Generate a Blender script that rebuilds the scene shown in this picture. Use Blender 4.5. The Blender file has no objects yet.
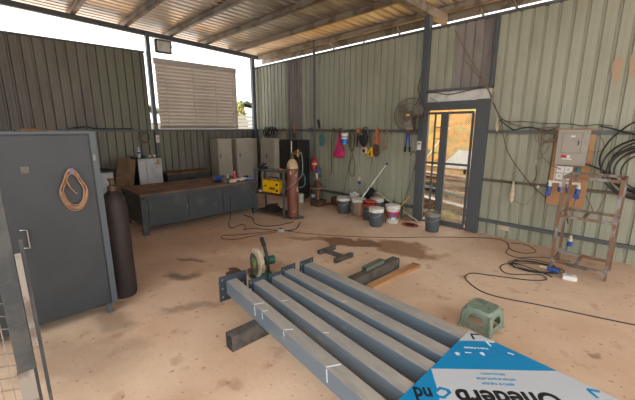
import bpy, bmesh, math, random
from mathutils import Vector, Matrix
random.seed(7)
sc = bpy.context.scene
COL = sc.collection
R = math.radians
ROOM = {}

# ------------------------------------------------------------------ materials
def srgb(h):
    def f(c):
        c = c/255.0
        return c/12.92 if c <= 0.04045 else ((c+0.055)/1.055)**2.4
    return (f(h[0]), f(h[1]), f(h[2]), 1.0)

def mat(name, col, rough=0.6, metal=0.0, col2=None, scale=6.0, lo=0.45, hi=0.6, bump=0.0,
        bscale=40.0, stretch=(1, 1, 1), col3=None, s3=2.0, lo3=0.5, hi3=0.65, spec=0.5, detail=6.0):
    m = bpy.data.materials.new(name)
    m.use_nodes = True
    nt = m.node_tree
    b = nt.nodes['Principled BSDF']
    b.inputs['Roughness'].default_value = rough
    b.inputs['Metallic'].default_value = metal
    b.inputs['Specular IOR Level'].default_value = spec
    c = srgb(col)
    b.inputs['Base Color'].default_value = c
    tc = nt.nodes.new('ShaderNodeTexCoord')
    mp = nt.nodes.new('ShaderNodeMapping')
    mp.inputs['Scale'].default_value = stretch
    nt.links.new(tc.outputs['Object'], mp.inputs['Vector'])
    def layer(prev, c2, sc_, lo_, hi_, seed):
        n = nt.nodes.new('ShaderNodeTexNoise')
        n.noise_dimensions = '4D'
        n.inputs['W'].default_value = seed
        n.inputs['Scale'].default_value = sc_
        n.inputs['Detail'].default_value = detail
        n.inputs['Roughness'].default_value = 0.62
        nt.links.new(mp.outputs[0], n.inputs['Vector'])
        mr = nt.nodes.new('ShaderNodeMapRange')
        mr.interpolation_type = 'SMOOTHSTEP'
        mr.inputs['From Min'].default_value = lo_
        mr.inputs['From Max'].default_value = hi_
        nt.links.new(n.outputs['Fac'], mr.inputs['Value'])
        mx = nt.nodes.new('ShaderNodeMix'); mx.data_type = 'RGBA'
        if isinstance(prev, tuple): mx.inputs['A'].default_value = prev
        else: nt.links.new(prev, mx.inputs['A'])
        mx.inputs['B'].default_value = srgb(c2)
        nt.links.new(mr.outputs['Result'], mx.inputs['Factor'])
        return mx.outputs['Result']
    out = c
    if col2: out = layer(out, col2, scale, lo, hi, 1.3)
    if col3: out = layer(out, col3, s3, lo3, hi3, 7.9)
    if not isinstance(out, tuple): nt.links.new(out, b.inputs['Base Color'])
    if bump:
        n = nt.nodes.new('ShaderNodeTexNoise')
        n.inputs['Scale'].default_value = bscale
        n.inputs['Detail'].default_value = 4
        nt.links.new(mp.outputs[0], n.inputs['Vector'])
        bp = nt.nodes.new('ShaderNodeBump')
        bp.inputs['Strength'].default_value = bump
        bp.inputs['Distance'].default_value = 0.01
        nt.links.new(n.outputs['Fac'], bp.inputs['Height'])
        nt.links.new(bp.outputs[0], b.inputs['Normal'])
    return m

M = {}
M['green_sheet'] = mat('green_sheet', (166, 168, 148), 0.5, 0.0, (152, 153, 132), 1.6, 0.4, 0.65, stretch=(1, 1, .35), col3=(170, 160, 134), s3=.8, lo3=.52, hi3=.72)
M['purple_sheet'] = mat('purple_sheet', (148, 141, 134), 0.5, 0.1, (112, 104, 102), 2.0, 0.4, 0.6, stretch=(1, 1, .3))
M['brown_sheet'] = mat('brown_sheet', (126, 120, 108), 0.5, 0.1, (108, 102, 92), 1.5, 0.4, 0.62, stretch=(1, 1, .3), col3=(124, 124, 104), s3=.7)
M['roof_sheet'] = mat('roof_sheet', (208, 204, 198), 0.32, 0.6, (168, 156, 142), 1.4, 0.45, 0.65, stretch=(1.0, .25, 1), col3=(224, 214, 200), s3=.6)
M['girt'] = mat('girt', (92, 96, 96), 0.5, 0.1, (92, 80, 70), 5, .52, .68)
M['girt_rust'] = mat('girt_rust', (112, 98, 82), 0.7, 0.1, (84, 74, 64), 5, .45, .6)
M['post'] = mat('post', (84, 90, 94), 0.45, 0.1, (98, 90, 82), 4, .55, .68)
M['purlin'] = mat('purlin', (156, 146, 132), 0.5, 0.2, (120, 108, 94), 3, .45, .6)
M['beam_paint'] = mat('beam_paint', (102, 115, 126), 0.34, 0.05, (116, 126, 134), 4.0, .45, .68, stretch=(.35, 1, 1), col3=(150, 144, 134), s3=7, lo3=.62, hi3=.76)
def dusty(m, colr, amount):
    nt = m.node_tree; N = nt.nodes; L = nt.links; b = N['Principled BSDF']
    src = b.inputs['Base Color'].links[0].from_socket
    g = N.new('ShaderNodeNewGeometry'); sx = N.new('ShaderNodeSeparateXYZ'); L.new(g.outputs['Normal'], sx.inputs[0])
    tc = N.new('ShaderNodeTexCoord'); n = N.new('ShaderNodeTexNoise'); n.inputs['Scale'].default_value = 3.2; n.inputs['Detail'].default_value = 8; n.inputs['Roughness'].default_value = .7
    mp = N.new('ShaderNodeMapping'); mp.inputs['Scale'].default_value = (.6, 2, 1); L.new(tc.outputs['Object'], mp.inputs[0]); L.new(mp.outputs[0], n.inputs['Vector'])
    a = N.new('ShaderNodeMapRange'); a.inputs['From Min'].default_value = .7; a.inputs['From Max'].default_value = .98; L.new(sx.outputs['Z'], a.inputs['Value'])
    c = N.new('ShaderNodeMapRange'); c.inputs['From Min'].default_value = .32; c.inputs['From Max'].default_value = .66; c.inputs['To Min'].default_value = amount*.35; c.inputs['To Max'].default_value = amount; L.new(n.outputs['Fac'], c.inputs['Value'])
    mu = N.new('ShaderNodeMath'); mu.operation = 'MULTIPLY'; L.new(a.outputs[0], mu.inputs[0]); L.new(c.outputs[0], mu.inputs[1])
    mx = N.new('ShaderNodeMix'); mx.data_type = 'RGBA'; L.new(src, mx.inputs['A']); mx.inputs['B'].default_value = srgb(colr); L.new(mu.outputs[0], mx.inputs['Factor'])
    L.new(mx.outputs['Result'], b.inputs['Base Color'])
dusty(M['beam_paint'], (182, 173, 160), .95)
M['support_steel'] = mat('support_steel', (104, 100, 94), 0.5, 0.2, (78, 76, 72), 7, .42, .6, bump=.1)
M['plate_steel'] = mat('plate_steel', (66, 76, 86), 0.5, 0.4, (88, 84, 80), 8, .55, .7)
M['locker_dark'] = mat('locker_dark', (53, 58, 62), 0.45, 0.05, (48, 53, 57), 3, .4, .6, col3=(104, 110, 114), s3=24, lo3=.72, hi3=.78)
M['locker_edge'] = mat('locker_edge', (76, 84, 90), 0.45, 0.1)
M['locker_grey'] = mat('locker_grey', (180, 172, 156), 0.5, 0.0, (172, 164, 148), 3)
M['black_paint'] = mat('black_paint', (36, 36, 36), 0.6, 0.0, (46, 42, 40), 5)
M['bench_steel'] = mat('bench_steel', (62, 68, 71), 0.55, 0.1, (82, 86, 84), 4, .5, .68, col3=(120, 124, 118), s3=9, lo3=.68, hi3=.76)
M['bench_top'] = mat('bench_top', (134, 98, 74), 0.8, 0.0, (104, 78, 62), 3, .42, .62, bump=.1)
M['plywood'] = mat('plywood', (186, 140, 98), 0.75, 0.0, (160, 112, 76), 5, .45, .65, stretch=(1, 1, .3))
M['plank'] = mat('plank', (190, 146, 104), 0.8, 0.0, (164, 110, 64), 6, .45, .62, stretch=(1, .2, 1), col3=(70, 52, 40), s3=5, lo3=.66, hi3=.74)
M['brown_board'] = mat('brown_board', (124, 96, 70), 0.8, 0.0, (100, 78, 58), 4)
M['db_grey'] = mat('db_grey', (160, 154, 142), 0.45, 0.1, (150, 143, 130), 5)
M['db_line'] = mat('db_line', (110, 104, 96), 0.5)
M['white'] = mat('white', (226, 224, 216), 0.5, 0.0, (206, 202, 190), 6)
M['white_plastic'] = mat('white_plastic', (228, 226, 220), 0.4, 0.0, (200, 192, 178), 9, .5, .7)
M['fridge_white'] = mat('fridge_white', (186, 188, 190), 0.4, 0.0, (170, 170, 168), 4)
M['bucket_grey'] = mat('bucket_grey', (78, 86, 94), 0.5, 0.0, (92, 98, 104), 8, .5, .65, col3=(200, 200, 196), s3=16, lo3=.70, hi3=.74)
M['bucket_dark'] = mat('bucket_dark', (80, 84, 88), 0.5, 0.0, (98, 98, 96), 8, .5, .65)
M['bucket_pale'] = mat('bucket_pale', (136, 134, 126), 0.5, 0.0, (150, 128, 106), 6, .45, .6)
M['patch_orange'] = mat('patch_orange', (196, 148, 110), 0.6)
M['label_red'] = mat('label_red', (196, 36, 60), 0.5)
M['label_green'] = mat('label_green', (34, 128, 70), 0.5)
M['label_blue'] = mat('label_blue', (52, 110, 180), 0.5)
M['teal'] = mat('teal', (70, 122, 124), 0.8, 0.0, (54, 98, 100), 12)
M['green_plastic'] = mat('green_plastic', (34, 140, 104), 0.4)
M['red_cloth'] = mat('red_cloth', (176, 70, 52), 0.7, 0.0, (140, 56, 46), 14, .45, .6)
M['red_paint'] = mat('red_paint', (200, 40, 36), 0.35)
M['black_rubber'] = mat('black_rubber', (30, 30, 32), 0.55)
M['black_cloth'] = mat('black_cloth', (38, 36, 36), 0.85, 0.0, (60, 56, 52), 10, .55, .7)
M['cable_black'] = mat('cable_black', (38, 38, 38), 0.5)
M['cable_grey'] = mat('cable_grey', (122, 108, 92), 0.6)
M['cable_brown'] = mat('cable_brown', (92, 72, 54), 0.7)
M['rope_tan'] = mat('rope_tan', (150, 112, 84), 0.6, 0.0, (170, 134, 104), 20)
M['rust'] = mat('rust', (124, 102, 84), 0.7, 0.15, (136, 92, 68), 9, .48, .6, col3=(150, 150, 148), s3=6, lo3=.5, hi3=.62, bump=.15)
M['gas_rust'] = mat('gas_rust', (108, 64, 52), 0.5, 0.1, (132, 84, 66), 6, .45, .6, col3=(206, 184, 152), s3=11, lo3=.57, hi3=.62, stretch=(1, 1, .4))
M['gas_cap'] = mat('gas_cap', (196, 172, 134), 0.6, 0.0, (168, 130, 96), 9)
M['gas_black'] = mat('gas_black', (52, 45, 44), 0.6, 0.0, (74, 57, 53), 5, .48, .66, col3=(190, 170, 150), s3=7, lo3=.72, hi3=.75)
M['brass'] = mat('brass', (150, 120, 70), 0.4, 0.7)
M['steel'] = mat('steel', (160, 160, 158), 0.35, 0.8)
M['steel_dull'] = mat('steel_dull', (126, 124, 120), 0.5, 0.5, (100, 96, 90), 8)
M['yellow'] = mat('yellow', (244, 190, 10), 0.4, 0.0)
M['yellow_rod'] = mat('yellow_rod', (222, 178, 50), 0.5)
M['pink'] = mat('pink', (206, 40, 112), 0.7, 0.0, (180, 30, 92), 14)
M['blue'] = mat('blue', (44, 80, 160), 0.4)
M['bright_blue'] = mat('bright_blue', (30, 110, 200), 0.4)
M['label_dim'] = mat('label_dim', (66, 96, 130), 0.5)
M['cream'] = mat('cream', (214, 200, 172), 0.5, 0.0, (196, 180, 150), 9)
M['saw_green'] = mat('saw_green', (30, 88, 70), 0.4)
M['leaf_green'] = mat('leaf_green', (90, 150, 70), 0.4)
M['saw_guard'] = mat('saw_guard', (196, 186, 160), 0.5, 0.0, (170, 156, 128), 8)
M['grime'] = mat('grime', (96, 72, 54), 0.9, 0.0, (70, 54, 44), 20)
M['stool_green'] = mat('stool_green', (124, 138, 122), 0.5, 0.0, (106, 122, 106), 10, .45, .6, col3=(150, 138, 104), s3=10, lo3=.62, hi3=.7)
M['fan_wire'] = mat('fan_wire', (96, 86, 76), 0.6, 0.3)
M['fan_blade'] = mat('fan_blade', (120, 112, 100), 0.6)
M['handle_orange'] = mat('handle_orange', (190, 118, 76), 0.7, 0.0, (120, 70, 50), 12)
M['sheet_pale'] = mat('sheet_pale', (186, 192, 198), 0.35)
M['sheet_blue'] = mat('sheet_blue', (0, 130, 184), 0.35)
M['sheet_ink'] = mat('sheet_ink', (26, 26, 34), 0.4)
M['sheet_white'] = mat('sheet_white', (226, 234, 240), 0.4)
M['sheet_core'] = mat('sheet_core', (70, 74, 78), 0.6)
M['aluminium'] = mat('aluminium', (196, 188, 178), 0.5, 0.1, (180, 172, 162), 1.2, .4, .7)
M['bottle'] = mat('bottle', (190, 204, 216), 0.15)
M['leaf'] = mat('leaf', (84, 104, 72), 0.7, 0.0, (124, 136, 92), 4)
M['bush'] = mat('bush', (176, 168, 92), 0.8, 0.0, (120, 134, 74), 6)
M['trunk'] = mat('trunk', (120, 108, 92), 0.9)
M['clay'] = mat('clay', (186, 128, 62), 0.95, 0.0, (138, 112, 56), 4.5, .45, .58, bump=.8, bscale=9, col3=(150, 140, 78), s3=1.2, lo3=.5, hi3=.6, detail=9)
M['old_wood'] = mat('old_wood', (204, 178, 152), 0.85, 0.0, (140, 112, 90), 4, .45, .6, stretch=(.3, 1, 1))
M['old_sheet'] = mat('old_sheet', (236, 226, 210), 0.8, 0.0, (216, 196, 170), 3, .5, .65)
M['dark_wood'] = mat('dark_wood', (128, 106, 90), 0.9, 0.0, (176, 150, 128), 6)
M['pipe_blue'] = mat('pipe_blue', (96, 150, 178), 0.5)
M['outdoor'] = mat('outdoor', (226, 176, 122), 0.95, 0.0, (150, 108, 66), 2.0, .45, .6, bump=.4, bscale=9)
M['gate_dark'] = mat('gate_dark', (50, 56, 60), 0.5, 0.1, (70, 72, 72), 8)
M['gate_pale'] = mat('gate_pale', (138, 132, 124), 0.6, 0.1, (100, 90, 80), 8)
M['fence_pale'] = mat('fence_pale', (176, 178, 174), 0.6)
M['orange_mark'] = mat('orange_mark', (178, 152, 126), 0.7)

def floor_mat():
    m = mat('floor_concrete', (217, 187, 161), 0.85, 0.0, (207, 172, 143), 1.1, .40, .64, bump=.25, bscale=30,
            col3=(226, 200, 172), s3=.7, lo3=.45, hi3=.68)
    nt = m.node_tree; N = nt.nodes; L = nt.links
    b = N['Principled BSDF']
    src = b.inputs['Base Color'].links[0].from_socket
    tc = N.new('ShaderNodeTexCoord')
    wn = N.new('ShaderNodeTexNoise'); wn.inputs['Scale'].default_value = 2.4; wn.inputs['Detail'].default_value = 5
    L.new(tc.outputs['Object'], wn.inputs['Vector'])
    sub = N.new('ShaderNodeVectorMath'); sub.operation = 'SUBTRACT'; sub.inputs[1].default_value = (.5, .5, .5)
    L.new(wn.outputs['Color'], sub.inputs[0])
    scl = N.new('ShaderNodeVectorMath'); scl.operation = 'SCALE'; scl.inputs['Scale'].default_value = .75
    L.new(sub.outputs[0], scl.inputs[0])
    add = N.new('ShaderNodeVectorMath'); add.operation = 'ADD'
    L.new(tc.outputs['Object'], add.inputs[0]); L.new(scl.outputs[0], add.inputs[1])
    # (centre x, y, half sizes, rotation deg, colour, strength, softness)
    stains = [(-2.50, 4.15, .50, .34, 20, (146, 106, 76), .85, .25),
              (-3.28, 3.80, .46, .20, 25, (124, 88, 62), .9, .3),
              (-3.75, 3.55, .50, .10, 40, (140, 98, 70), .6, .5),
              (-4.6, 2.6, .9, .45, 60, (176, 134, 104), .5, .8),
              (-3.9, 1.9, .8, .35, 50, (178, 136, 106), .5, .8),
              (-5.2, 3.3, .8, .5, 50, (184, 152, 126), .4, .8),
              (-3.85, 1.43, .17, .12, 40, (72, 60, 52), .7, .9),
              (-4.3, 1.75, .12, .06, 30, (80, 64, 56), .6, .9),
              (-3.1, 1.2, .25, .08, 50, (120, 98, 82), .5, .9),
              (-2.9, .25, .5, .3, 10, (132, 104, 84), .5, .9),
              (-3.35, .55, .3, .16, 10, (90, 72, 60), .5, .9),
              (-.2, 3.2, .06, .03, 0, (90, 76, 66), .55, .9),
              (-.9, 5.0, .7, .35, 0, (186, 154, 126), .3, .8),
              (-1.9, 3.1, .5, .25, 70, (190, 154, 126), .35, .8)]
    cur = src
    for (x, y, a, c, rot, colr, k, soft) in stains:
        mp = N.new('ShaderNodeMapping'); mp.vector_type = 'TEXTURE'
        mp.inputs['Location'].default_value = (x, y, 0)
        mp.inputs['Rotation'].default_value = (0, 0, R(rot))
        mp.inputs['Scale'].default_value = (a, c, 1)
        L.new(add.outputs[0], mp.inputs['Vector'])
        ln = N.new('ShaderNodeVectorMath'); ln.operation = 'LENGTH'
        L.new(mp.outputs[0], ln.inputs[0])
        mr = N.new('ShaderNodeMapRange'); mr.interpolation_type = 'SMOOTHSTEP'
        mr.inputs['From Min'].default_value = 1.0 - soft*.7; mr.inputs['From Max'].default_value = 1.0 + soft*.5
        mr.inputs['To Min'].default_value = k; mr.inputs['To Max'].default_value = 0.0
        L.new(ln.outputs['Value'], mr.inputs['Value'])
        mx = N.new('ShaderNodeMix'); mx.data_type = 'RGBA'
        L.new(cur, mx.inputs['A']); mx.inputs['B'].default_value = srgb(colr)
        L.new(mr.outputs['Result'], mx.inputs['Factor'])
        cur = mx.outputs['Result']
    # small dark specks of dirt
    for scale, lo, hi, colr, k in ((16, .66, .70, (110, 82, 64), .55), (45, .69, .73, (92, 70, 56), .6), (4.5, .62, .72, (160, 116, 84), .45), (9, .68, .74, (214, 192, 168), .5)):
        n = N.new('ShaderNodeTexNoise'); n.inputs['Scale'].default_value = scale; n.inputs['Detail'].default_value = 3
        L.new(tc.outputs['Object'], n.inputs['Vector'])
        mr = N.new('ShaderNodeMapRange'); mr.inputs['From Min'].default_value = lo; mr.inputs['From Max'].default_value = hi
        mr.inputs['To Max'].default_value = k
        L.new(n.outputs['Fac'], mr.inputs['Value'])
        mx = N.new('ShaderNodeMix'); mx.data_type = 'RGBA'
        L.new(cur, mx.inputs['A']); mx.inputs['B'].default_value = srgb(colr)
        L.new(mr.outputs['Result'], mx.inputs['Factor'])
        cur = mx.outputs['Result']
    L.new(cur, b.inputs['Base Color'])
    return m
M['floor'] = floor_mat()

# ------------------------------------------------------------------ mesh builder
class MB:
    def __init__(self): self.v = []; self.f = []
    def add(self, vs, fs):
        o = len(self.v); self.v += [Vector(p) for p in vs]; self.f += [[i+o for i in f] for f in fs]; return self
    def box(self, x0, x1, y0, y1, z0, z1):
        return self.add([(x0,y0,z0),(x1,y0,z0),(x1,y1,z0),(x0,y1,z0),(x0,y0,z1),(x1,y0,z1),(x1,y1,z1),(x0,y1,z1)],
                        [(0,3,2,1),(4,5,6,7),(0,1,5,4),(1,2,6,5),(2,3,7,6),(3,0,4,7)])
    def bar(self, a, b, w, h, up=(0,0,1)):
        a, b = Vector(a), Vector(b); d = (b-a).normalized(); u = Vector(up)
        if abs(d.dot(u)) > .98: u = Vector((0,1,0))
        s = d.cross(u).normalized()*w/2; u = s.cross(d).normalized()*h/2
        return self.add([a-s-u,a+s-u,a+s+u,a-s+u,b-s-u,b+s-u,b+s+u,b-s+u],
                        [(0,3,2,1),(4,5,6,7),(0,1,5,4),(1,2,6,5),(2,3,7,6),(3,0,4,7)])
    def cone(self, a, b, r0, r1, n=16):
        a, b = Vector(a), Vector(b); d = (b-a).normalized()
        t = Vector((0,0,1)) if abs(d.z) < .9 else Vector((1,0,0))
        s = d.cross(t).normalized(); u = s.cross(d)
        ring = lambda c, r: [c + s*math.cos(2*math.pi*i/n)*r + u*math.sin(2*math.pi*i/n)*r for i in range(n)]
        return self.add(ring(a,r0)+ring(b,r1), [tuple(reversed(range(n))), tuple(range(n,2*n))]+[(i,(i+1)%n,n+(i+1)%n,n+i) for i in range(n)])
    def lathe(self, prof, c=(0,0,0), n=24, axis='z'):
        vs = []; fs = []
        for r, z in prof:
            for i in range(n):
                a = 2*math.pi*i/n
                p = (r*math.cos(a), r*math.sin(a), z)
                if axis == 'y': p = (p[0], z, p[1])
                if axis == 'x': p = (z, p[0], p[1])
                vs.append((p[0]+c[0], p[1]+c[1], p[2]+c[2]))
        for k in range(len(prof)-1):
            for i in range(n):
                fs.append((k*n+i, k*n+(i+1)%n, (k+1)*n+(i+1)%n, (k+1)*n+i))
        fs.append(tuple(reversed(range(n)))); fs.append(tuple(range((len(prof)-1)*n, len(prof)*n)))
        return self.add(vs, fs)
    def tube(self, pts, r, n=6, sub=6, closed=False, smooth=True):
        P = [Vector(p) for p in pts]
        if smooth and len(P) > 2:
            Q = []; m = len(P)
            rng = range(m) if closed else range(m-1)
            for i in rng:
                p0 = P[(i-1) % m] if (closed or i > 0) else P[i]
                p1 = P[i]; p2 = P[(i+1) % m]
                p3 = P[(i+2) % m] if (closed or i+2 < m) else p2
                for k in range(sub):
                    t = k/sub
                    Q.append(.5*((2*p1)+(p2-p0)*t+(2*p0-5*p1+4*p2-p3)*t*t+(3*p1-p0-3*p2+p3)*t**3))
            if not closed: Q.append(P[-1])
            P = Q
        m = len(P); vs = []; fs = []; pu = None
        for i, p in enumerate(P):
            d = ((P[(i+1) % m]-P[i-1]) if closed else (P[min(i+1,m-1)]-P[max(i-1,0)]))
            if d.length < 1e-9: d = Vector((0,0,1))
            d.normalize()
            if pu is None:
                pu = Vector((0,0,1)) if abs(d.z) < .9 else Vector((1,0,0))
            s = d.cross(pu)
            if s.length < 1e-6: s = d.orthogonal()
            s.normalize(); u = s.cross(d); pu = u
            rr = r[min(int(i*len(r)/m), len(r)-1)] if isinstance(r, (list, tuple)) else r
            vs += [p + s*math.cos(2*math.pi*k/n)*rr + u*math.sin(2*math.pi*k/n)*rr for k in range(n)]
        for i in range(m if closed else m-1):
            j = (i+1) % m
            for k in range(n):
                fs.append((i*n+k, i*n+(k+1)%n, j*n+(k+1)%n, j*n+k))
        if not closed: fs.append(tuple(reversed(range(n)))); fs.append(tuple(range((m-1)*n, m*n)))
        return self.add(vs, fs)
    def blob(self, c, rx, ry, rz, seed=0, amp=.15, n=12):
        rnd = random.Random(seed); vs = []; fs = []
        k = [rnd.uniform(0, 6) for _ in range(4)]
        m = n//2+2
        for j in range(m):
            th = math.pi*(j+.02)/(m-1+.04)
            for i in range(n):
                ph = 2*math.pi*i/n
                q = 1+amp*(math.sin(3*ph+k[0])*math.sin(2*th+k[1])+.6*math.sin(5*ph+k[2]+th*3))
                vs.append((c[0]+rx*q*math.sin(th)*math.cos(ph), c[1]+ry*q*math.sin(th)*math.sin(ph), c[2]+rz*math.cos(th)*q))
        for j in range(m-1):
            for i in range(n): fs.append((j*n+i, (j+1)*n+i, (j+1)*n+(i+1)%n, j*n+(i+1)%n))
        fs.append(tuple(range(n))); fs.append(tuple(reversed(range((m-1)*n, m*n))))
        return self.add(vs, fs)
    def prism(self, poly, z0, z1, mtx=None):
        n = len(poly)
        vs = [Vector((x,y,z0)) for x,y in poly]+[Vector((x,y,z1)) for x,y in poly]
        if mtx: vs = [mtx @ p for p in vs]
        return self.add(vs, [tuple(reversed(range(n))), tuple(range(n,2*n))]+[(i,(i+1)%n,n+(i+1)%n,n+i) for i in range(n)])
    def build(self, name, m, parent=None, loc=(0,0,0), rot=(0,0,0), bevel=0, smooth=False, label=None):
        me = bpy.data.meshes.new(name)
        me.from_pydata([tuple(p) for p in self.v], [], self.f); me.validate()
        bm = bmesh.new(); bm.from_mesh(me); bmesh.ops.recalc_face_normals(bm, faces=bm.faces)
        bm.to_mesh(me); bm.free()
        if smooth:
            me.polygons.foreach_set('use_smooth', [True]*len(me.polygons))
            try: me.set_sharp_from_angle(angle=R(40))
            except Exception: pass
        o = bpy.data.objects.new(name, me); COL.objects.link(o)
        o.location = loc; o.rotation_euler = rot
        me.materials.append(M[m] if isinstance(m, str) else m)
        if parent: o.parent = parent
        if bevel:
            b = o.modifiers.new('bevel', 'BEVEL'); b.width = bevel; b.segments = 2; b.limit_method = 'ANGLE'
        if label: o['label'] = label
        return o

def tag(o, label, cat, group=None, kind=None):
    o['label'] = label; o['category'] = cat
    if group: o['group'] = group
    if kind: o['kind'] = kind
    return o
def thing(name, label, cat, loc=(0,0,0), rz=0, group=None, rot=None):
    o = bpy.data.objects.new(name, None); COL.objects.link(o)
    o.location = loc; o.rotation_euler = rot or (0,0,rz)
    o.empty_display_size = .1
    return tag(o, label, cat, group)
TRIM = [0]
def struct(name, mb, m, **k):
    if name == 'trim': TRIM[0] += 1; name = 'trim_%d' % TRIM[0]
    o = mb.build(name, m, **k); o['kind'] = 'structure'; return o
def copy_tree(o, parent=None):
    c = o.copy(); COL.objects.link(c); c.parent = parent
    for ch in list(o.children): copy_tree(ch, c)
    return c

# ------------------------------------------------------------------ constants
W, D, H = -8.65, 5.80, 3.43
def roofz(y): return 3.91 - .042*y          # underside of the eave beam

def sheet(x0, x1, z0, z1, pitch=.158, rib=.034, depth=.030):
    """vertical ribbed metal sheet in local xz plane, ribs recede in +y"""
    mb = MB(); pts = []; x = x0
    while x < x1 - 1e-6:
        xe = min(x+pitch, x1)
        pts += [(x, 0)]
        if xe - x > rib+.02:
            a = xe-rib-.012
            pts += [(x+(a-x)*.48, 0), (x+(a-x)*.5, -.003), (x+(a-x)*.52, 0), (a, 0), (a+.010, depth), (a+rib, depth), (xe, 0)]
        x = xe
    pts.append((x1, 0))
    q = [pts[0]]
    for p in pts[1:]:
        if p[0]-q[-1][0] > 1e-5: q.append(p)
    t = .0015; n = len(q)
    vs = [(x, y, z0) for x, y in q]+[(x, y, z1) for x, y in q]+[(x, y+t, z0) for x, y in q]+[(x, y+t, z1) for x, y in q]
    fs = []
    for i in range(n-1):
        fs += [(i, i+1, n+i+1, n+i), (2*n+i+1, 2*n+i, 3*n+i, 3*n+i+1), (i, 2*n+i, 2*n+i+1, i+1), (n+i, n+i+1, 3*n+i+1, 3*n+i)]
    fs += [(0, n, 3*n, 2*n), (n-1, 3*n-1, 4*n-1, 2*n-1)]
    return mb.add(vs, fs)

# ------------------------------------------------------------------ setting
fb = MB().box(-8.75, 4.0, -3.0, 5.95, -.12, 0)
struct('floor', fb, 'floor')
# outdoor ground ring, just under floor level
gb = MB().box(-22, 12, 5.95, 24, -.2, -.04).box(-22, -8.75, -8, 5.95, -.2, -.04).box(4.0, 12, -8, 5.95, -.2, -.04).box(-8.75, 4, -8, -3, -.2, -.04)
struct('ground', gb, 'outdoor')

# right-hand long wall (with the doorway): separate sheets
struct('wall_right', sheet(-6.58, -3.17, 0, H), 'green_sheet', loc=(0, D, 0))
struct('wall_right.001', sheet(W, -7.16, 0, H), 'green_sheet', loc=(0, D, 0))
struct('wall_right.002', sheet(-7.16, -6.58, 0, H, pitch=.1), 'purple_sheet', loc=(0, D, 0))
struct('wall_right.003', sheet(-3.17, -2.72, 2.36, H), 'green_sheet', loc=(0, D, 0))
struct('wall_right.004', sheet(-2.72, -2.08, 2.38, H), 'purple_sheet', loc=(0, D, 0))
struct('wall_right.005', sheet(-2.08, 3.4, 0, H), 'green_sheet', loc=(0, D, 0))
struct('wall_right.006', MB().box(-3.17, -2.07, D-.0, D+.012, 2.15, 2.39), 'white', loc=(0, 0, 0))
# faded orange paint marks high on the wall
for (cx, cz, rx, rz_, sd) in ((-.62, 2.50, .05, .09, 1), (-.60, 2.38, .035, .05, 2), (-.46, 2.50, .045, .12, 3), (-.36, 2.44, .05, .14, 4), (-.38, 2.95, .03, .06, 5)):
    struct('trim', MB().blob((cx, D-.001, cz), rx, .0015, rz_, sd, .3, 18), 'orange_mark')
# left wall
RZ = R(90)
struct('wall_left', sheet(0, 2.82+1.9, 1.69, 3.44, pitch=.172, rib=.04, depth=.04), 'brown_sheet', loc=(W, -1.9, 0), rot=(0, 0, RZ))
struct('wall_front_blocker', MB().box(-8.65, -2.6, -1.93, -1.90, 0, 4.0), 'brown_sheet')  # unseen wall, added to block daylight and darken the left side
struct('wall_left.001', sheet(0, 5.8+1.9, 0, 1.69, pitch=.172, rib=.04, depth=.04), 'brown_sheet', loc=(W, -1.9, 0), rot=(0, 0, RZ))
struct('trim', MB().box(W, W+.03, -1.9, 2.84, 3.42, 3.455), 'girt')

# louvred panel in the left wall
lv = MB()
z = 1.73
while z < 3.22:
    lv.bar((W+.035, 3.02, z+.04), (W+.035, 5.14, z+.04), .004, .112, up=(.85, 0, 1)); z += .084
lv.box(W, W+.05, 3.0, 5.16, 3.21, 3.34)
lv.box(W, W+.04, 5.12, 5.15, 1.70, 3.3)
for y in (3.22, 3.9, 4.5, 5.0): lv.box(W+.06, W+.066, y, y+.012, 1.72, 3.22)
struct('window_1', lv, 'aluminium')

# steel frame
Y0 = D-.05
struct('trim', MB().box(W, -3.22, Y0-.02, D-.004, 1.665, 1.715), 'girt')
struct('trim', MB().box(-2.08, 3.4, Y0-.02, D-.004, 1.665, 1.715), 'girt')
struct('trim', MB().box(-2.08, 3.4, Y0+.02, D-.004, .895, .935), 'girt_rust')
struct('trim', MB().box(-2.08, 3.4, Y0-.01, D-.004, .215, .265), 'girt')
struct('trim', MB().box(W, -3.22, Y0-.01, D-.004, .215, .265), 'girt')
struct('trim', MB().box(W, 3.4, D-.03, D+.03, 3.40, 3.44), 'girt')
struct('trim', MB().box(W+.004, W+.06, -1.9, 5.74, 1.665, 1.715), 'girt')
struct('trim', MB().box(W+.01, W+.11, 2.86, 2.94, 0, 3.86), 'post')     # left wall post
struct('trim', MB().box(W+.01, W+.11, 5.64, 5.74, 0, 3.72), 'post')     # corner post
struct('trim', MB().box(-3.26, -3.16, Y0-.07, Y0+.03, 0, 3.66), 'post')  # main post by the door
struct('trim', MB().cone((-6.08, Y0-.02, 0), (-6.08, Y0-.02, 3.72), .03, .03, 12), 'girt')
struct('trim', MB().bar((-6.3, Y0-.02, 3.74), (-5.55, Y0-.02, 3.55), .05, .03), 'purlin')
struct('trim', MB().box(-2.10, -2.05, Y0-.02, Y0+.03, 2.36, 3.42), 'post')
struct('trim', MB().box(-3.15, -2.05, Y0-.03, Y0+.03, 2.36, 2.40), 'girt')
# door frame
struct('trim', MB().box(-2.27, -2.075, Y0-.03, Y0+.05, 0, 2.2), 'post')
struct('trim', MB().box(-3.16, -2.27, Y0-.02, Y0+.04, 2.05, 2.19), 'post')
struct('trim', MB().box(-3.16, -3.10, Y0-.02, Y0+.04, 0, 2.05), 'girt')
struct('trim', MB().box(-3.10, -2.27, D-.03, D+.03, 0, .03), 'girt')
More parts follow.
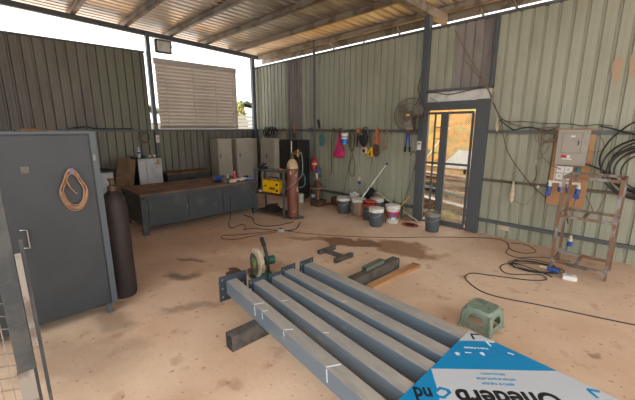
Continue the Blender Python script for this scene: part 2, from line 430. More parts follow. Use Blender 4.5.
# door leaf: mesh door
dl = struct('door_1', MB().box(-2.86, -2.73, Y0-.01, Y0+.03, .03, 1.99).box(-2.73, -2.31, Y0, Y0+.03, .03, .10).box(-3.10, -2.31, Y0, Y0+.03, 1.98, 2.02)
       .box(-2.335, -2.30, Y0, Y0+.03, .10, 1.98).box(-3.10, -2.335, Y0, Y0+.03, 1.11, 1.145), 'post')
grb = MB().box(-2.985, -2.955, Y0, Y0+.02, .03, 1.98).box(-3.10, -2.86, Y0, Y0+.02, .1, .12)
for zz in (1.3, 1.55, 1.75): grb.box(-2.985, -2.86, Y0+.002, Y0+.018, zz, zz+.014)
grb.build('bar', 'girt', dl)
ms = MB(); sp = .034
x0, x1, z0, z1 = -2.73, -2.335, .10, 1.98
k = -(z1-z0)
while k < (x1-x0)+(z1-z0):
    for sgn in (1, -1):
        # line x = x0 + k + sgn*t , z=z0+t
        if sgn == 1: t0, t1 = max(0, -k), min(z1-z0, (x1-x0)-k)
        else: t0, t1 = max(0, k-(x1-x0)), min(z1-z0, k)
        if t1-t0 > .01:
            ms.bar((x0+k+sgn*t0, Y0+.012+.003*sgn, z0+t0), (x0+k+sgn*t1, Y0+.012+.003*sgn, z0+t1), .0036, .0036, up=(0, 1, 0))
    k += sp
ms.build('wire_mesh', 'cream', dl)
MB().box(-2.37, -2.345, Y0-.05, Y0, .98, 1.06).cone((-2.36, Y0-.05, 1.02), (-2.36, Y0-.06, 1.02), .012, .012).build('latch', 'black_paint', dl)

# roof
struct('trim', MB().add([(W-.02,-2.2,roofz(-2.2)),(W+.06,-2.2,roofz(-2.2)),(W+.06,5.9,roofz(5.9)),(W-.02,5.9,roofz(5.9)),
                         (W-.02,-2.2,roofz(-2.2)+.1),(W+.06,-2.2,roofz(-2.2)+.1),(W+.06,5.9,roofz(5.9)+.1),(W-.02,5.9,roofz(5.9)+.1)],
                        [(0,3,2,1),(4,5,6,7),(0,1,5,4),(1,2,6,5),(2,3,7,6),(3,0,4,7)]), 'post')
def ybeam(x0, x1, h, mtl, y0=-2.2, y1=6.3):
    a, b = roofz(y0)+.1-h, roofz(y1)+.1-h
    struct('trim', MB().add([(x0,y0,a),(x1,y0,a),(x1,y1,b),(x0,y1,b),(x0,y0,a+h),(x1,y0,a+h),(x1,y1,b+h),(x0,y1,b+h)],
        [(0,3,2,1),(4,5,6,7),(0,1,5,4),(1,2,6,5),(2,3,7,6),(3,0,4,7)]), mtl)
ybeam(-3.27, -3.15, .15, 'purlin')
ybeam(2.0, 2.12, .15, 'purlin')
for y in (-1.3, -.35, .6, 1.55, 2.5, 3.45, 4.35, 5.25, 6.2):
    z = roofz(y)+.1
    struct('trim', MB().box(-9.05, 3.6, y-.045, y-.04, z, z+.10).box(-9.05, 3.6, y-.045, y+.04, z, z+.006).box(-9.05, 3.6, y-.035, y+.03, z+.094, z+.10), 'purlin')
struct('trim', MB().box(-9.15, 3.6, 6.40, 6.44, 3.66, 3.86), 'purlin')
# small brackets hanging in the gap above the long wall
for x in (-5.9, -5.0, -4.1, -2.5, -2.0):
    struct('trim', MB().tube([(x-.06, 6.2, 3.72), (x, 6.2, 3.60), (x+.02, 6.2, 3.56), (x+.05, 6.2, 3.54)], .02, n=8), 'purlin')
# corrugated roof sheets, ribs along y
rs = MB(); q = []; x = -9.15
while x < 3.7:
    q += [(x, 0), (x+.10, 0), (x+.118, .042), (x+.155, .042), (x+.172, 0)]; x += .19
n = len(q); ya, yb = -2.3, 6.62
vs = [(x, ya, roofz(ya)+.205+dz) for x, dz in q]+[(x, yb, roofz(yb)+.205+dz) for x, dz in q]
vs += [(a, b, c+.002) for a, b, c in vs]
fs = []
for i in range(n-1):
    fs += [(i, i+1, n+i+1, n+i), (2*n+i, 3*n+i, 3*n+i+1, 2*n+i+1), (i, 2*n+i, 2*n+i+1, i+1), (n+i, n+i+1, 3*n+i+1, 3*n+i)]
rs.add(vs, fs)
struct('ceiling', rs, 'roof_sheet')

# ------------------------------------------------------------------ outdoors
# clay embankment with a rough face
eb = MB(); nx, nz = 60, 26; vs = []
rnd = random.Random(3)
for j in range(nz):
    for i in range(nx):
        x = -14 + 16*i/(nx-1); t = j/(nz-1)
        vs.append((x, 8.9 + t*4.2 + rnd.uniform(-.13, .13) + .25*math.sin(x*1.7+t*4), -.1 + 5.2*t + rnd.uniform(-.08, .08)))
fs = [(j*nx+i, j*nx+i+1, (j+1)*nx+i+1, (j+1)*nx+i) for j in range(nz-1) for i in range(nx-1)]
vs2 = [(x, y+1.2, z-.6) for x, y, z in vs]
o = len(vs); eb.add(vs+vs2, fs+[tuple(o+k for k in reversed(f)) for f in fs])
struct('embankment', eb, 'clay', smooth=True)
def foliage(name, c, r, h, n, m, seed, label, cat='bush'):
    rn = random.Random(seed); mb = MB()
    t = thing(name, label, cat, c)
    for _ in range(n):
        a = rn.uniform(0, 6.28); rr = r*math.sqrt(rn.random()); zz = rn.uniform(.1, 1)*h*(1-.5*(rr/r)**2)
        p = Vector((rr*math.cos(a), rr*math.sin(a), zz)); d = Vector((rn.uniform(-1, 1), rn.uniform(-1, 1), rn.uniform(-.3, 1))).normalized()
        s = d.orthogonal().normalized()*rn.uniform(.04, .08); L = rn.uniform(.08, .2)
        mb.add([p, p+d*L*.5+s, p+d*L, p+d*L*.5-s], [(0, 1, 2, 3)])
    mb.build('leaves', m, t)
    st = MB()
    for k in range(5):
        a = k*1.26; st.tube([(0, 0, 0), (r*.3*math.cos(a), r*.3*math.sin(a), h*.4), (r*.5*math.cos(a), r*.5*math.sin(a), h*.75)], .015, n=5, sub=3)
    st.build('stem', 'trunk', t)
    return t
foliage('shrub', (-5.9, 9.3, .5), .7, 1.3, 500, 'leaf', 5, 'green shrub on the clay slope at upper left of the doorway view')
# trees and fence beyond left wall
def palm(c, h, label, seed):
    rn = random.Random(seed)
    t = thing('palm_tree', label, 'palm tree', c)
    MB().tube([(0, 0, 0), (.05, .03, h*.5), (0, 0, h)], .12, n=8).build('trunk', 'trunk', t, smooth=True)
    for k in range(12):
        a = k*math.pi*2/12+rn.uniform(-.2, .2); L = rn.uniform(.7, .95); up = rn.uniform(.35, .8)
        mb = MB(); prev = None
        for s in range(1, 15):
            u = s/14; rr = L*u; zz = h+up*u*1.2-L*u*u*.9
            p = Vector((rr*math.cos(a), rr*math.sin(a), zz)); sd = Vector((-math.sin(a), math.cos(a), 0))
            w = .34*math.sin(math.pi*min(1, u*.9+.08))
            f = Vector((math.cos(a), math.sin(a), 0))*.10
            for g in (1, -1):
                tip = p+sd*w*g+f+Vector((0, 0, -w*.5))
                mb.add([p+f*.8, p+f*1.4, tip, p-f*.6], [(0, 1, 2, 3)])
            if prev is not None: mb.bar(prev, p, .015, .015)
            prev = p
        mb.build('frond', 'leaf', t)
palm((-14.0, 8.62, -.04), 2.75, 'palm tree with drooping fronds above the pale fence beyond the left wall gap', 1)
palm((-14.0, 10.6, -.04), 2.55, 'palm tree hidden mostly by the corner post, farther right of the first palm', 2)
palm((-14.0, 4.45, -.04), 2.4, 'palm tree seen through the narrow slot left of the louvred panel', 3)
foliage('bush', (-12.4, 7.5, -.04), .35, 3.0, 1500, 'bush', 9, 'yellow-green bush at the fence top, right of the louvred panel')
fo = thing('louvred_fence', 'pale horizontal slatted fence beyond the left wall', 'fence', (-11.5, 8.0, -.04))
mb = MB()
for k in range(16): mb.box(0, .012, -2.6, 2.4, .1+k*.135, .1+k*.135+.115)
mb.build('slats', 'fence_pale', fo)
for y in (-2.5, -.9, .75, 2.35): MB().box(-.05, -.002, y-.03, y+.03, 0, 2.27).build('post', 'fence_pale', fo)
fo2 = tag(MB().box(-.02, .02, -1.2, 2.2, 0, 1.95).build('site_fence', 'fence_pale', loc=(-11.6, 3.6, -.04)), 'pale sheet fence outside, behind the slot beside the left wall post', 'fence')

# timber and sheet pile beyond the door
pile = [  # name, x0,y0,z0, x1,y1,z1, w, t, material, label
 ('plank', (-4.3, 7.0, .78), (-2.3, 6.9, .74), .25, .04, 'old_wood', 'weathered brown plank on top of the outdoor timber pile'),
 ('plank', (-4.4, 7.3, .90), (-2.2, 7.25, .84), .2, .05, 'old_wood', 'greyish plank behind the top plank of the outdoor pile'),
 ('plank', (-4.2, 6.8, .62), (-2.2, 6.75, .58), .22, .05, 'dark_wood', 'dark plank second from the top of the outdoor pile'),
 ('plank', (-4.3, 7.05, .68), (-2.2, 7.1, .63), .3, .04, 'old_wood', 'wide brown plank in the middle of the outdoor pile'),
 ('plank', (-4.4, 7.2, .50), (-2.1, 7.2, .46), .6, .05, 'dark_wood', 'broad dark plank above the blue pipe outdoors'),
 ('plank', (-4.2, 6.95, .40), (-2.1, 6.95, .30), .3, .04, 'dark_wood', 'dark plank just behind the blue pipe outdoors'),
 ('plank', (-4.0, 6.95, .12), (-2.2, 6.9, .06), .55, .06, 'dark_wood', 'brown lowest plank under the pale sheets outdoors'),
]
for nm, a, b, w, t, m, lb in pile:
    tag(MB().bar(a, b, w, t).build(nm, m), lb, 'plank', 'planks piled outside the doorway')
for bx in (-4.0, -3.1, -2.35):
    tag(MB().box(bx-.05, bx+.05, 6.6, 7.6, -.04, .09).build('timber_bearer', 'dark_wood'), 'dark timber bearer on the ground beneath the outdoor pile', 'timber', 'bearers under the outdoor pile')
tag(MB().bar((-4.1, 6.62, .60), (-2.4, 6.62, .40), .0, .0).cone((-4.1, 6.62, .60), (-2.4, 6.62, .38), .022, .022, 10).build('water_pipe', 'pipe_blue', smooth=True), 'blue plastic pipe lying across the outdoor timber pile', 'pipe')
tag(MB().bar((-3.9, 6.66, .36), (-2.5, 6.64, .24), .5, .02).build('metal_sheet', 'old_sheet'), 'pale metal sheet below the blue pipe outside the door', 'sheet')
tag(MB().bar((-3.6, 6.5, .02), (-2.4, 6.45, .02), .22, .03).build('metal_sheet', 'old_sheet'), 'narrow pale board on the ground just outside the doorway', 'sheet')
tag(MB().add([(-3.55,7.25,.90),(-2.85,7.25,.89),(-2.8,7.6,1.24),(-3.3,7.6,1.26),(-3.55,7.27,.89),(-2.85,7.27,.88),(-2.8,7.62,1.23),(-3.3,7.62,1.25)],
             [(0,1,2,3),(7,6,5,4),(0,4,5,1),(1,5,6,2),(2,6,7,3),(3,7,4,0)]).build('roofing_sheet', 'white'), 'white sheet tilted against the pile, upper part of doorway', 'sheet')
tag(MB().bar((-4.75, 7.4, -.04), (-3.75, 8.0, 1.75), .16, .02).build('long_board', 'old_sheet'), 'pale board leaning upright at the left side of the doorway view', 'board')
tag(MB().blob((-2.95, 6.3, .02), .35, .2, .12, 3, .12).build('clay_heap', 'clay', smooth=True), 'small orange heap of clay outside the threshold', 'soil heap')

# ------------------------------------------------------------------ foreground: big dark locker on the left
lk = thing('steel_locker', 'tall dark grey steel locker with a coiled cord hung on its door', 'locker', (-3.5, 0, 0))
MB().box(-.45, -.004, -.60, .67, .10, 1.70).build('body', 'locker_dark', lk, bevel=.004)
MB().box(-.46, .004, -.61, .68, 1.70, 1.72).build('top', 'locker_edge', lk)
for (x0, x1, z0, z1) in ((.625, .672, .10, 1.70),):
    MB().box(-.003, .004, x0, x1, z0, z1).build('frame', 'locker_edge', lk)
dr = MB().box(-.003, .010, -.02, .612, .12, 1.69).build('door', 'locker_dark', lk, bevel=.003)
MB().box(.010, .02, .14, .19, 1.40, 1.45).cone((.02, .165, 1.425), (.032, .165, 1.425), .012, .012).build('lock', 'steel_dull', dr)
d2 = MB().box(-.003, .010, -.60, -.026, .12, 1.69).build('door', 'locker_dark', lk, bevel=.003)
MB().tube([(.010, .07, .95), (.035, .11, .95), (.035, .11, .80), (.010, .07, .80)], .006, n=6, smooth=False).build('handle', 'steel', dr, label='bright steel pull handle')
MB().box(.004, .016, .628, .65, 1.47, 1.52).build('hinge', 'steel_dull', lk)
for y in (.60, -.58):
    for x in (-.40, -.03): MB().box(x-.02, x+.02, y-.02, y+.02, 0, .10).build('leg', 'locker_edge', lk)
hk = thing('cord_coil', 'coiled tan cord hanging from a blue hook on the dark locker door', 'cord', (-3.485, .455, 1.42))
mb = MB()
for k in range(7):
    rn = random.Random(k); w = .080+rn.uniform(-.014, .018); h = .155+rn.uniform(-.025, .02); oz = -.175+rn.uniform(-.02, .012)
    mb.tube([(.012+.005*k, w*math.cos(a)*(.72 if math.sin(a) > .3 else 1), oz+h*math.sin(a)) for a in [i*math.pi/6 for i in range(12)]], .0048, n=6, sub=4, closed=True)
mb.tube([(.03, -.04, -.06), (.035, -.03, -.14), (.035, 0, -.2), (.03, .02, -.22)], .0045)
mb.build('cord', 'rope_tan', hk, smooth=True)
MB().box(.0, .03, -.012, .02, -.045, .0).build('hook', 'bright_blue', hk)
tp = tag(MB().box(-3.9, -3.65, .16, .42, 1.72, 1.732).box(-3.85, -3.7, .20, .34, 1.732, 1.745).build('paper_packet', 'brown_board'), 'flat brownish packet lying on top of the dark locker', 'packet')

# dark gas bottle
M['brass_dull'] = mat('brass_dull', (104, 84, 62), 0.6, 0.3)
def gas(name, loc, r, h, m, mc, label, parts=True):
    t = thing(name, label, 'gas cylinder', loc)
    MB().lathe([(r*.9, 0), (r, .03), (r, h-.16), (r*.93, h-.10), (r*.7, h-.04), (r*.35, h)], n=24).build('body', m, t, smooth=True)
    MB().lathe([(r*1.003, h-.175), (r*1.003, h-.16), (r*.94, h-.10), (r*.71, h-.04), (r*.36, h+.002)], n=24).build('shoulder', mc, t, smooth=True)
    MB().lathe([(r*.36, h), (r*.34, h+.05), (.018, h+.055), (.018, h+.10), (.03, h+.105), (.03, h+.125)], n=14).build('valve', 'brass_dull', t, smooth=True)
    return t
gas('gas_cylinder', (-3.83, .815, 0), .118, 1.13, 'gas_black', 'gas_black', 'dark brown-black gas cylinder standing behind the tall dark locker')

# near gate on the far left edge
gt = thing('mesh_gate', 'dark steel gate frame with wire mesh at the left edge', 'gate', (-1.6, 0, 0))
MB().box(-.05, 0, -.052, .004, .0, 2.1).build('post', 'gate_dark', gt, bevel=.003)
MB().box(-.045, .004, -.054, -.006, .10, .83).build('sleeve', 'gate_pale', gt, label='pale worn lower sleeve')
MB().box(.0, .006, .004, .022, .92, 1.30).build('strip', 'gate_pale', gt, label='pale flat strip')
MB().box(-.02, .0, .022, .034, .0, 1.35).build('rod', 'gate_dark', gt)
MB().box(-.05, 0, -1.3, -.052, 1.52, 1.57).build('rail', 'gate_dark', gt)
MB().box(-.05, 0, -1.3, -.052, .06, .11).build('rail', 'gate_dark', gt)
MB().box(-.05, 0, -1.35, -1.3, .0, 2.1).build('post', 'gate_dark', gt)
mb = MB()
for i in range(27):
    z = .14+i*.052
    mb.tube([(-.02+.004*(k % 2), -1.3+k*.0624, z+(.012 if k % 2 else -.012)) for k in range(21)], .0022, n=5, smooth=False)
for i in range(40):
    y = -1.29+i*.0312
    mb.bar((-.025, y, .1), (-.025, y, 1.53), .003, .003)
mb.build('wire_mesh', 'steel', gt)

# ------------------------------------------------------------------ left back corner
def locker(loc, w, d, h, label, face='x', handle=-1, m='locker_grey'):
    t = thing('filing_locker', label, 'locker', loc, 0, 'grey steel lockers in the far corner')
    if face == 'x':
        MB().box(-d, -.004, 0, w, .06, h-.02).build('body', m, t)
        MB().box(-d, .006, -.004, w+.004, h-.02, h).build('top', m, t)
        dd = MB().box(-.002, .014, .02, w-.02, .1, h-.04).build('door', m, t, bevel=.003)
        MB().box(.014, .03, w*.12, w*.12+.015, h*.66, h*.66+.12).build('handle', 'black_paint', dd)
        MB().box(-d+.02, -.02, .02, w-.02, 0, .06).build('plinth', 'black_paint', t)
    else:
        MB().box(0, w, .004, d, .06, h-.02).build('body', m, t)
        MB().box(-.004, w+.004, -.006, d, h-.02, h).build('top', m, t)
        dd = MB().box(.02, w-.02, -.014, .002, .1, h-.04).build('door', m, t, bevel=.003)
        MB().box(w*.45, w*.45+.015, -.03, -.014, h*.66, h*.66+.12).build('handle', 'black_paint', dd)
        MB().box(.02, w-.02, .02, d-.02, 0, .06).build('plinth', 'black_paint', t)
    return t
locker((-8.1, 4.22, 0), .40, .42, 1.47, 'narrow grey locker left of the wide one, below the louvred panel')
locker((-8.1, 4.76, 0), .66, .42, 1.46, 'wide grey locker just left of the corner post')
locker((-7.62, 5.2, 0), .64, .45, 1.47, 'grey locker right of the corner post, beside the black cabinet', face='y')
bc = thing('black_cabinet', 'black metal cabinet behind the rusty gas cylinder', 'cabinet', (-6.955, 5.33, 0))
MB().box(0, .76, .006, .34, .05, 1.46).build('body', 'black_paint', bc, bevel=.006)
MB().box(.01, .375, -.01, .006, .08, 1.44).build('door', 'black_paint', bc, bevel=.003)
MB().box(.385, .75, -.01, .006, .08, 1.44).build('door', 'black_paint', bc, bevel=.003)
for x in (.03, .69):
    for y in (.03, .27): MB().box(x, x+.04, y, y+.04, 0, .05).build('leg', 'black_paint', bc)

# small white fridge-like cabinet
fr = thing('white_cabinet', 'small white two-door metal cabinet with a water bottle on top', 'cabinet', (-7.8, 2.2, 0))
MB().box(-.5, -.004, 0, .48, .05, 1.10).build('body', 'black_paint', fr, label='dark cabinet body')
MB().box(-.5, .012, -.004, .484, 1.10, 1.12).build('top', 'brown_board', fr)
MB().box(-.002, .014, .0, .155, .06, 1.095).build('door', 'fridge_white', fr, bevel=.003)
d = MB().box(-.002, .014, .16, .48, .06, 1.095).build('door', 'fridge_white', fr, bevel=.003)
MB().box(.014, .018, .38, .44, .96, 1.07).build('label', 'plywood', d, label='small tan sticker')
MB().box(.014, .018, .34, .36, .97, 1.0).build('lock', 'black_paint', d)
for y in (.04, .44):
    for x in (-.46, -.04): MB().box(x-.02, x+.02, y-.02, y+.02, 0, .05).build('leg', 'black_paint', fr)
bt = thing('water_bottle', 'clear plastic water bottle with blue label on the white cabinet', 'bottle', (-7.86, 2.26, 1.12))
MB().lathe([(.03, 0), (.033, .01), (.033, .13), (.028, .16), (.013, .19), (.013, .205)], n=16).build('body', 'bottle', bt, smooth=True)
MB().lathe([(.034, .085), (.034, .125)], n=16).build('label', 'blue', bt, smooth=True)
MB().lathe([(.015, .203), (.015, .225)], n=12).build('cap', 'white_plastic', bt)
for i, (y, m, lb) in enumerate(((2.40, 'green_plastic', 'green cup beside the water bottle on the white cabinet'), (2.47, 'cream', 'cream cup right of the green cup on the white cabinet'), (2.57, 'white_plastic', 'white bowl at the right end of the white cabinet top'))):
    tag(MB().lathe([(.028, 0), (.04, .05), (.036, .05), (.026, .006)], n=14).build('bowl' if i == 2 else 'cup', m, loc=(-7.86, y, 1.12), smooth=True), lb, 'bowl' if i == 2 else 'cup')
tag(MB().bar((-7.78, 1.80, 0), (-7.88, 2.02, 1.12), .34, .018, up=(1, 0, 0)).add([], []).build('leaning_board', 'brown_board'), 'brown board leaning against the left side of the white cabinet', 'board')
wt = thing('old_machine', 'white boxy appliance with a dark top behind the dark gas cylinder', 'appliance', (-8.4, 1.18, 0))
MB().box(0, .55, 0, .55, .04, .86).build('body', 'fridge_white', wt, bevel=.01)
MB().box(-.02, .57, -.02, .57, .86, .90).build('top', 'black_paint', wt, bevel=.004)
for x in (.05, .5):
    for y in (.05, .5): MB().cone((x, y, 0), (x, y, .04), .02, .02, 8).build('foot', 'black_rubber', wt)
ch = thing('tool_chest', 'long dark steel chest with a brown top by the left wall', 'chest', (-8.1, 2.9, 0))
MB().box(-.45, 0, 0, 1.06, .08, .66).build('body', 'bench_steel', ch, bevel=.005)
MB().box(-.47, .02, -.02, 1.08, .66, .70).build('lid', 'bench_top', ch)
MB().box(0, .02, .45, .65, .50, .56).build('handle', 'black_paint', ch)
for y in (.04, 1.02):
    for x in (-.41, -.04): MB().box(x-.025, x+.025, y-.025, y+.025, 0, .08).build('foot', 'black_paint', ch)

# workbench
wb = thing('workbench', 'long dark steel workbench with cupboards and a brown worn top', 'workbench', (-5.8, 1.62, 0))
MB().box(-1.05, -.012, .02, 2.20, .13, .665).build('body', 'bench_steel', wb, bevel=.004)
MB().box(-1.09, .0, -.01, 2.23, .668, .69).build('top', 'bench_top', wb)
MB().box(-1.09, -.0, -.012, 2.232, .61, .667).build('top_rail', 'bench_steel', wb)
for (a, b) in ((.10, .76), (.775, 1.43), (1.445, 2.12)):
    dd = MB().box(-.014, .004, a, b, .18, .59).build('door', 'bench_steel', wb, bevel=.003)
    if a < .5: MB().box(.004, .018, b-.03, b-.012, .36, .42).build('latch', 'brass', dd)
for x in (-1.02, -.04):
    for y in (.03, 2.17): MB().box(x-.04, x+.04, y-.04, y+.04, 0, .64).build('leg', 'bench_steel', wb, bevel=.003)
def small(name, mb, m, loc, label, cat, rz=0, **k):
    return tag(mb.build(name, m, loc=loc, rot=(0, 0, rz), **k), label, cat)
zt = .69
vi = thing('bench_grinder', 'blue bench grinder lying at the back of the workbench clutter', 'grinder', (-6.20, 3.20, zt))
MB().cone((0, -.09, .07), (0, .09, .07), .055, .055, 16).build('motor', 'blue', vi, smooth=True)
MB().cone((0, -.13, .07), (0, -.10, .07), .06, .06, 16).build('wheel', 'steel_dull', vi, smooth=True)
MB().cone((0, .10, .07), (0, .13, .07), .06, .06, 16).build('wheel', 'steel_dull', vi, smooth=True)
MB().box(-.05, .05, -.06, .06, 0, .02).build('base', 'black_paint', vi)
vs_ = thing('bench_vise', 'grey steel vise in front of the blue grinder on the workbench', 'vise', (-5.93, 3.17, zt))
MB().box(-.07, .03, -.04, .04, 0, .03).box(-.06, -.02, -.035, .035, .03, .12).build('body', 'steel_dull', vs_, bevel=.003)
MB().box(.01, .045, -.035, .035, .04, .12).build('jaw', 'steel_dull', vs_, bevel=.003)
MB().cone((.045, 0, .06), (.12, 0, .06), .01, .01, 8).cone((.11, -.05, .06), (.11, .05, .06), .006, .006, 8).build('screw', 'steel', vs_)
sp_ = thing('spray_can', 'red and white spray can standing amid the workbench clutter', 'spray can', (-6.12, 3.52, zt))
MB().lathe([(.03, 0), (.03, .14), (.02, .16)], n=14).build('body', 'red_paint', sp_, smooth=True)
MB().lathe([(.018, .16), (.018, .19)], n=12).build('cap', 'white_plastic', sp_)
small('carton', MB().box(-.05, .05, -.07, .07, 0, .05), 'white', (-5.98, 3.38, zt), 'low white carton right of the vise on the workbench', 'box', .3)
small('carton', MB().box(-.06, .06, -.09, .09, 0, .04), 'white_plastic', (-6.1, 3.68, zt), 'white carton on the workbench behind the blue tray', 'box', .2)
small('carton', MB().box(-.05, .05, -.05, .05, 0, .07), 'grime', (-6.0, 3.27, zt), 'brown grimy carton between vise and white carton', 'box', .5)
small('parts_tray', MB().box(-.05, .05, -.09, .09, 0, .035).box(-.04, .04, -.08, .08, .035, .038), 'blue', (-5.9, 3.74, zt), 'blue tray at the right end of the workbench', 'tray', .1)
small('hand_tool', MB().bar((0, -.1, .02), (0, .12, .02), .03, .03).bar((0, .12, .03), (.03, .19, .03), .05, .05), 'black_rubber', (-6.2, 3.72, zt), 'black hand tool lying behind the cartons on the workbench', 'tool', .4)
small('glue_tube', MB().lathe([(.02, 0), (.024, .09), (.006, .11), (.006, .13)], n=10), 'cream', (-6.22, 3.42, zt), 'small cream tube standing left of the red spray can', 'tube')

# ------------------------------------------------------------------ rack with welder
ra = R(11.3)
rk = thing('tool_rack', 'grey steel three-shelf rack holding the yellow welding machine', 'rack', (-5.82, 3.82, 0), ra)
RW, RD = .76, .29
for x in (0, RW):
    for y in (0, RD):
        MB().box(x-.018, x+.018, y-.018, y+.018, 0, .93).build('leg', 'post', rk)
for zs in (.93, .46, .08):
    MB().box(-.02, RW+.02, -.02, RD+.02, zs-.03, zs).build('shelf', 'post' if zs > .5 else 'grime', rk, bevel=.002)
def onrack(x, y, z):
    return (-5.82+x*math.cos(ra)-y*math.sin(ra), 3.82+x*math.sin(ra)+y*math.cos(ra), z)
wd = thing('welding_machine', 'yellow welding machine on the middle shelf of the rack', 'welder', onrack(.17, .02, .46), ra)
MB().box(0, .44, .0, .22, .01, .265).build('body', 'yellow', wd, bevel=.02)
MB().tube([(.08, .11, .255), (.10, .11, .31), (.34, .11, .31), (.36, .11, .255)], .012, n=8, smooth=False).build('handle', 'black_rubber', wd)
MB().box(.20, .34, -.006, .001, .08, .13).build('label', 'brass', wd)
MB().box(.07, .11, -.006, .001, .13, .16).build('badge', 'black_rubber', wd)
for zz in (.07, .19): MB().cone((.40, -.012, zz), (.40, .01, zz), .025, .025, 12).build('socket', 'black_rubber', wd)
for x in (.05, .39): MB().box(x-.02, x+.02, .02, .2, 0, .012).build('foot', 'black_rubber', wd)
mb = MB().box(-.09, .09, -.07, .07, 0, .05).bar((-.05, 0, .06), (.09, .02, .1), .04, .03).cone((0, 0, .05), (0, 0, .14), .02, .015)
tag(mb.build('machine_vise', 'black_paint', loc=onrack(.10, .12, .93), bevel=.003), 'small black vise on the top shelf of the rack', 'vise')
tag(MB().tube([(0, 0, .02), (.08, .03, .03), (.12, -.02, .015), (.18, .02, .02)], .016).build('rag', 'handle_orange', loc=onrack(.50, .12, .93), smooth=True), 'crumpled brown rag on the rack top near the gas cylinder', 'rag')
mb = MB()
mb.box(0, .36, 0, .22, 0, .05).box(.05, .30, .02, .2, .05, .09); mb.bar((.08, .1, .10), (.28, .12, .13), .12, .05)
tag(mb.build('tool_case', 'black_cloth', loc=onrack(.16, .02, .08), rot=(0, 0, ra), bevel=.008), 'black flat tool case on the bottom shelf of the rack', 'case')
tag(MB().box(0, .09, 0, .12, 0, .03).build('paint_tray', 'white', loc=onrack(.04, .05, .46), rot=(0, 0, ra)), 'little white tray left of the welder on the shelf', 'tray')

# rusty gas cylinder with regulator, on a dolly
gc = gas('gas_cylinder', (-4.97, 4.11, .045), .112, 1.12, 'gas_rust', 'gas_cap', 'tall rust-brown peeling gas cylinder with regulator beside the rack')
MB().cone((-.02, 0, 1.2), (-.02, 0, 1.46), .012, .010, 10).build('key_rod', 'cream', gc)
MB().cone((0, 0, 1.22), (.09, .06, 1.22), .02, .02, 10).cone((.09, .06, 1.17), (.09, .06, 1.30), .03, .03, 12).cone((.09, .03, 1.25), (.09, .0, 1.25), .035, .035, 14).build('regulator', 'brass', gc, smooth=True)
MB().tube([(.10, .06, 1.17), (.15, .09, 1.25), (.17, .11, 1.0), (.15, .09, .80), (.06, -.1, .62), (-.1, -.16, .52), (-.18, -.18, .45)], .009).build('hose', 'steel', gc, smooth=True)
MB().tube([(.16, .10, .9), (.2, .14, .75), (.19, .13, .62), (.12, .06, .58)], .012).build('hose', 'teal', gc, smooth=True)
dl2 = thing('cylinder_dolly', 'low dark steel dolly under the rusty gas cylinder', 'dolly', (-4.97, 4.11, 0))
MB().box(-.17, .17, -.13, .13, .02, .044).build('plate', 'post', dl2, bevel=.003)
for x in (-.15, .15):
    MB().cone((x, -.14, .025), (x, -.11, .025), .025, .025, 12).build('wheel', 'handle_orange', dl2)
    MB().cone((x, .11, .025), (x, .14, .025), .025, .025, 12).build('wheel', 'handle_orange', dl2)

# extinguisher
ex = thing('fire_extinguisher', 'red fire extinguisher hung on the green wall by the black cabinet', 'fire extinguisher', (-5.98, 5.64, .70))
MB().lathe([(.06, 0), (.07, .01), (.07, .24), (.05, .29), (.02, .31)], n=18).build('body', 'red_paint', ex, smooth=True)
MB().lathe([(.018, .30), (.018, .34)], n=10).box(-.05, .03, -.01, .01, .34, .36).build('valve', 'red_paint', ex)
MB().lathe([(.0705, .17), (.0705, .21)], n=18).build('label', 'white', ex, smooth=True)
MB().box(-.03, .03, .06, .1, .1, .2).build('bracket', 'red_paint', ex)
MB().tube([(-.02, -.03, .33), (-.08, -.04, .28), (-.08, -.04, .1), (-.06, -.05, .02)], .008).build('hose', 'black_rubber', ex, smooth=True)

# drill press
dp = thing('drill_press', 'rusty pillar drill press with a blue head near the green wall', 'drill press', (-5.42, 5.22, 0))
MB().box(-.13, .13, -.12, .14, 0, .14).build('base', 'grime', dp, bevel=.01)
MB().cone((0, 0, .13), (0, 0, .76), .04, .035, 14).build('column', 'rust', dp, smooth=True)
MB().lathe([(.10, .38), (.18, .41), (.18, .44), (.03, .45)], n=20).build('table', 'rust', dp, smooth=True)
MB().blob((.0, 0, .50), .09, .08, .08, 4, .12).build('bracket', 'grime', dp, smooth=True)
MB().box(-.06, .06, -.07, .06, .76, .86).build('head', 'label_dim', dp, bevel=.012)
MB().cone((.02, -.05, .76), (.02, -.05, .62), .03, .02, 12).build('chuck', 'cream', dp)
MB().cone((.06, -.02, .70), (.16, -.04, .70), .025, .025, 12).build('knob', 'steel_dull', dp)
tag(MB().tube([(0, 0, .02), (.2, .1, .03), (.4, .12, .03)], .03).blob((.2, .15, .1), .16, .1, .12, 6, .2).build('scrap_heap', 'grime', loc=(-5.35, 5.42, 0), smooth=True), 'dark scrap heap on the floor behind the drill press', 'scrap')

# small white pots by black cabinet
def pot(name, loc, r, h, m, label, band=None):
    t = thing(name, label, 'paint pot', loc)
    MB().lathe([(r*.9, 0), (r, h), (r*.94, h), (r*.85, .01)], n=16).build('body', m, t, smooth=True)
    MB().lathe([(r*1.06, h*.92), (r*1.06, h*1.02), (r*.9, h*1.02)], n=16).build('rim', 'white_plastic', t, smooth=True)
    if band: MB().lathe([(r*.965, h*.4), (r*.985, h*.65)], n=16).build('label', band, t, smooth=True)
pot('paint_pot', (-5.98, 5.2, 0), .075, .2, 'white', 'white tub standing in front of the black cabinet')
pot('paint_pot', (-5.80, 5.42, 0), .05, .18, 'white', 'slim white bottle-like tub with blue band near the cabinet foot', 'blue')

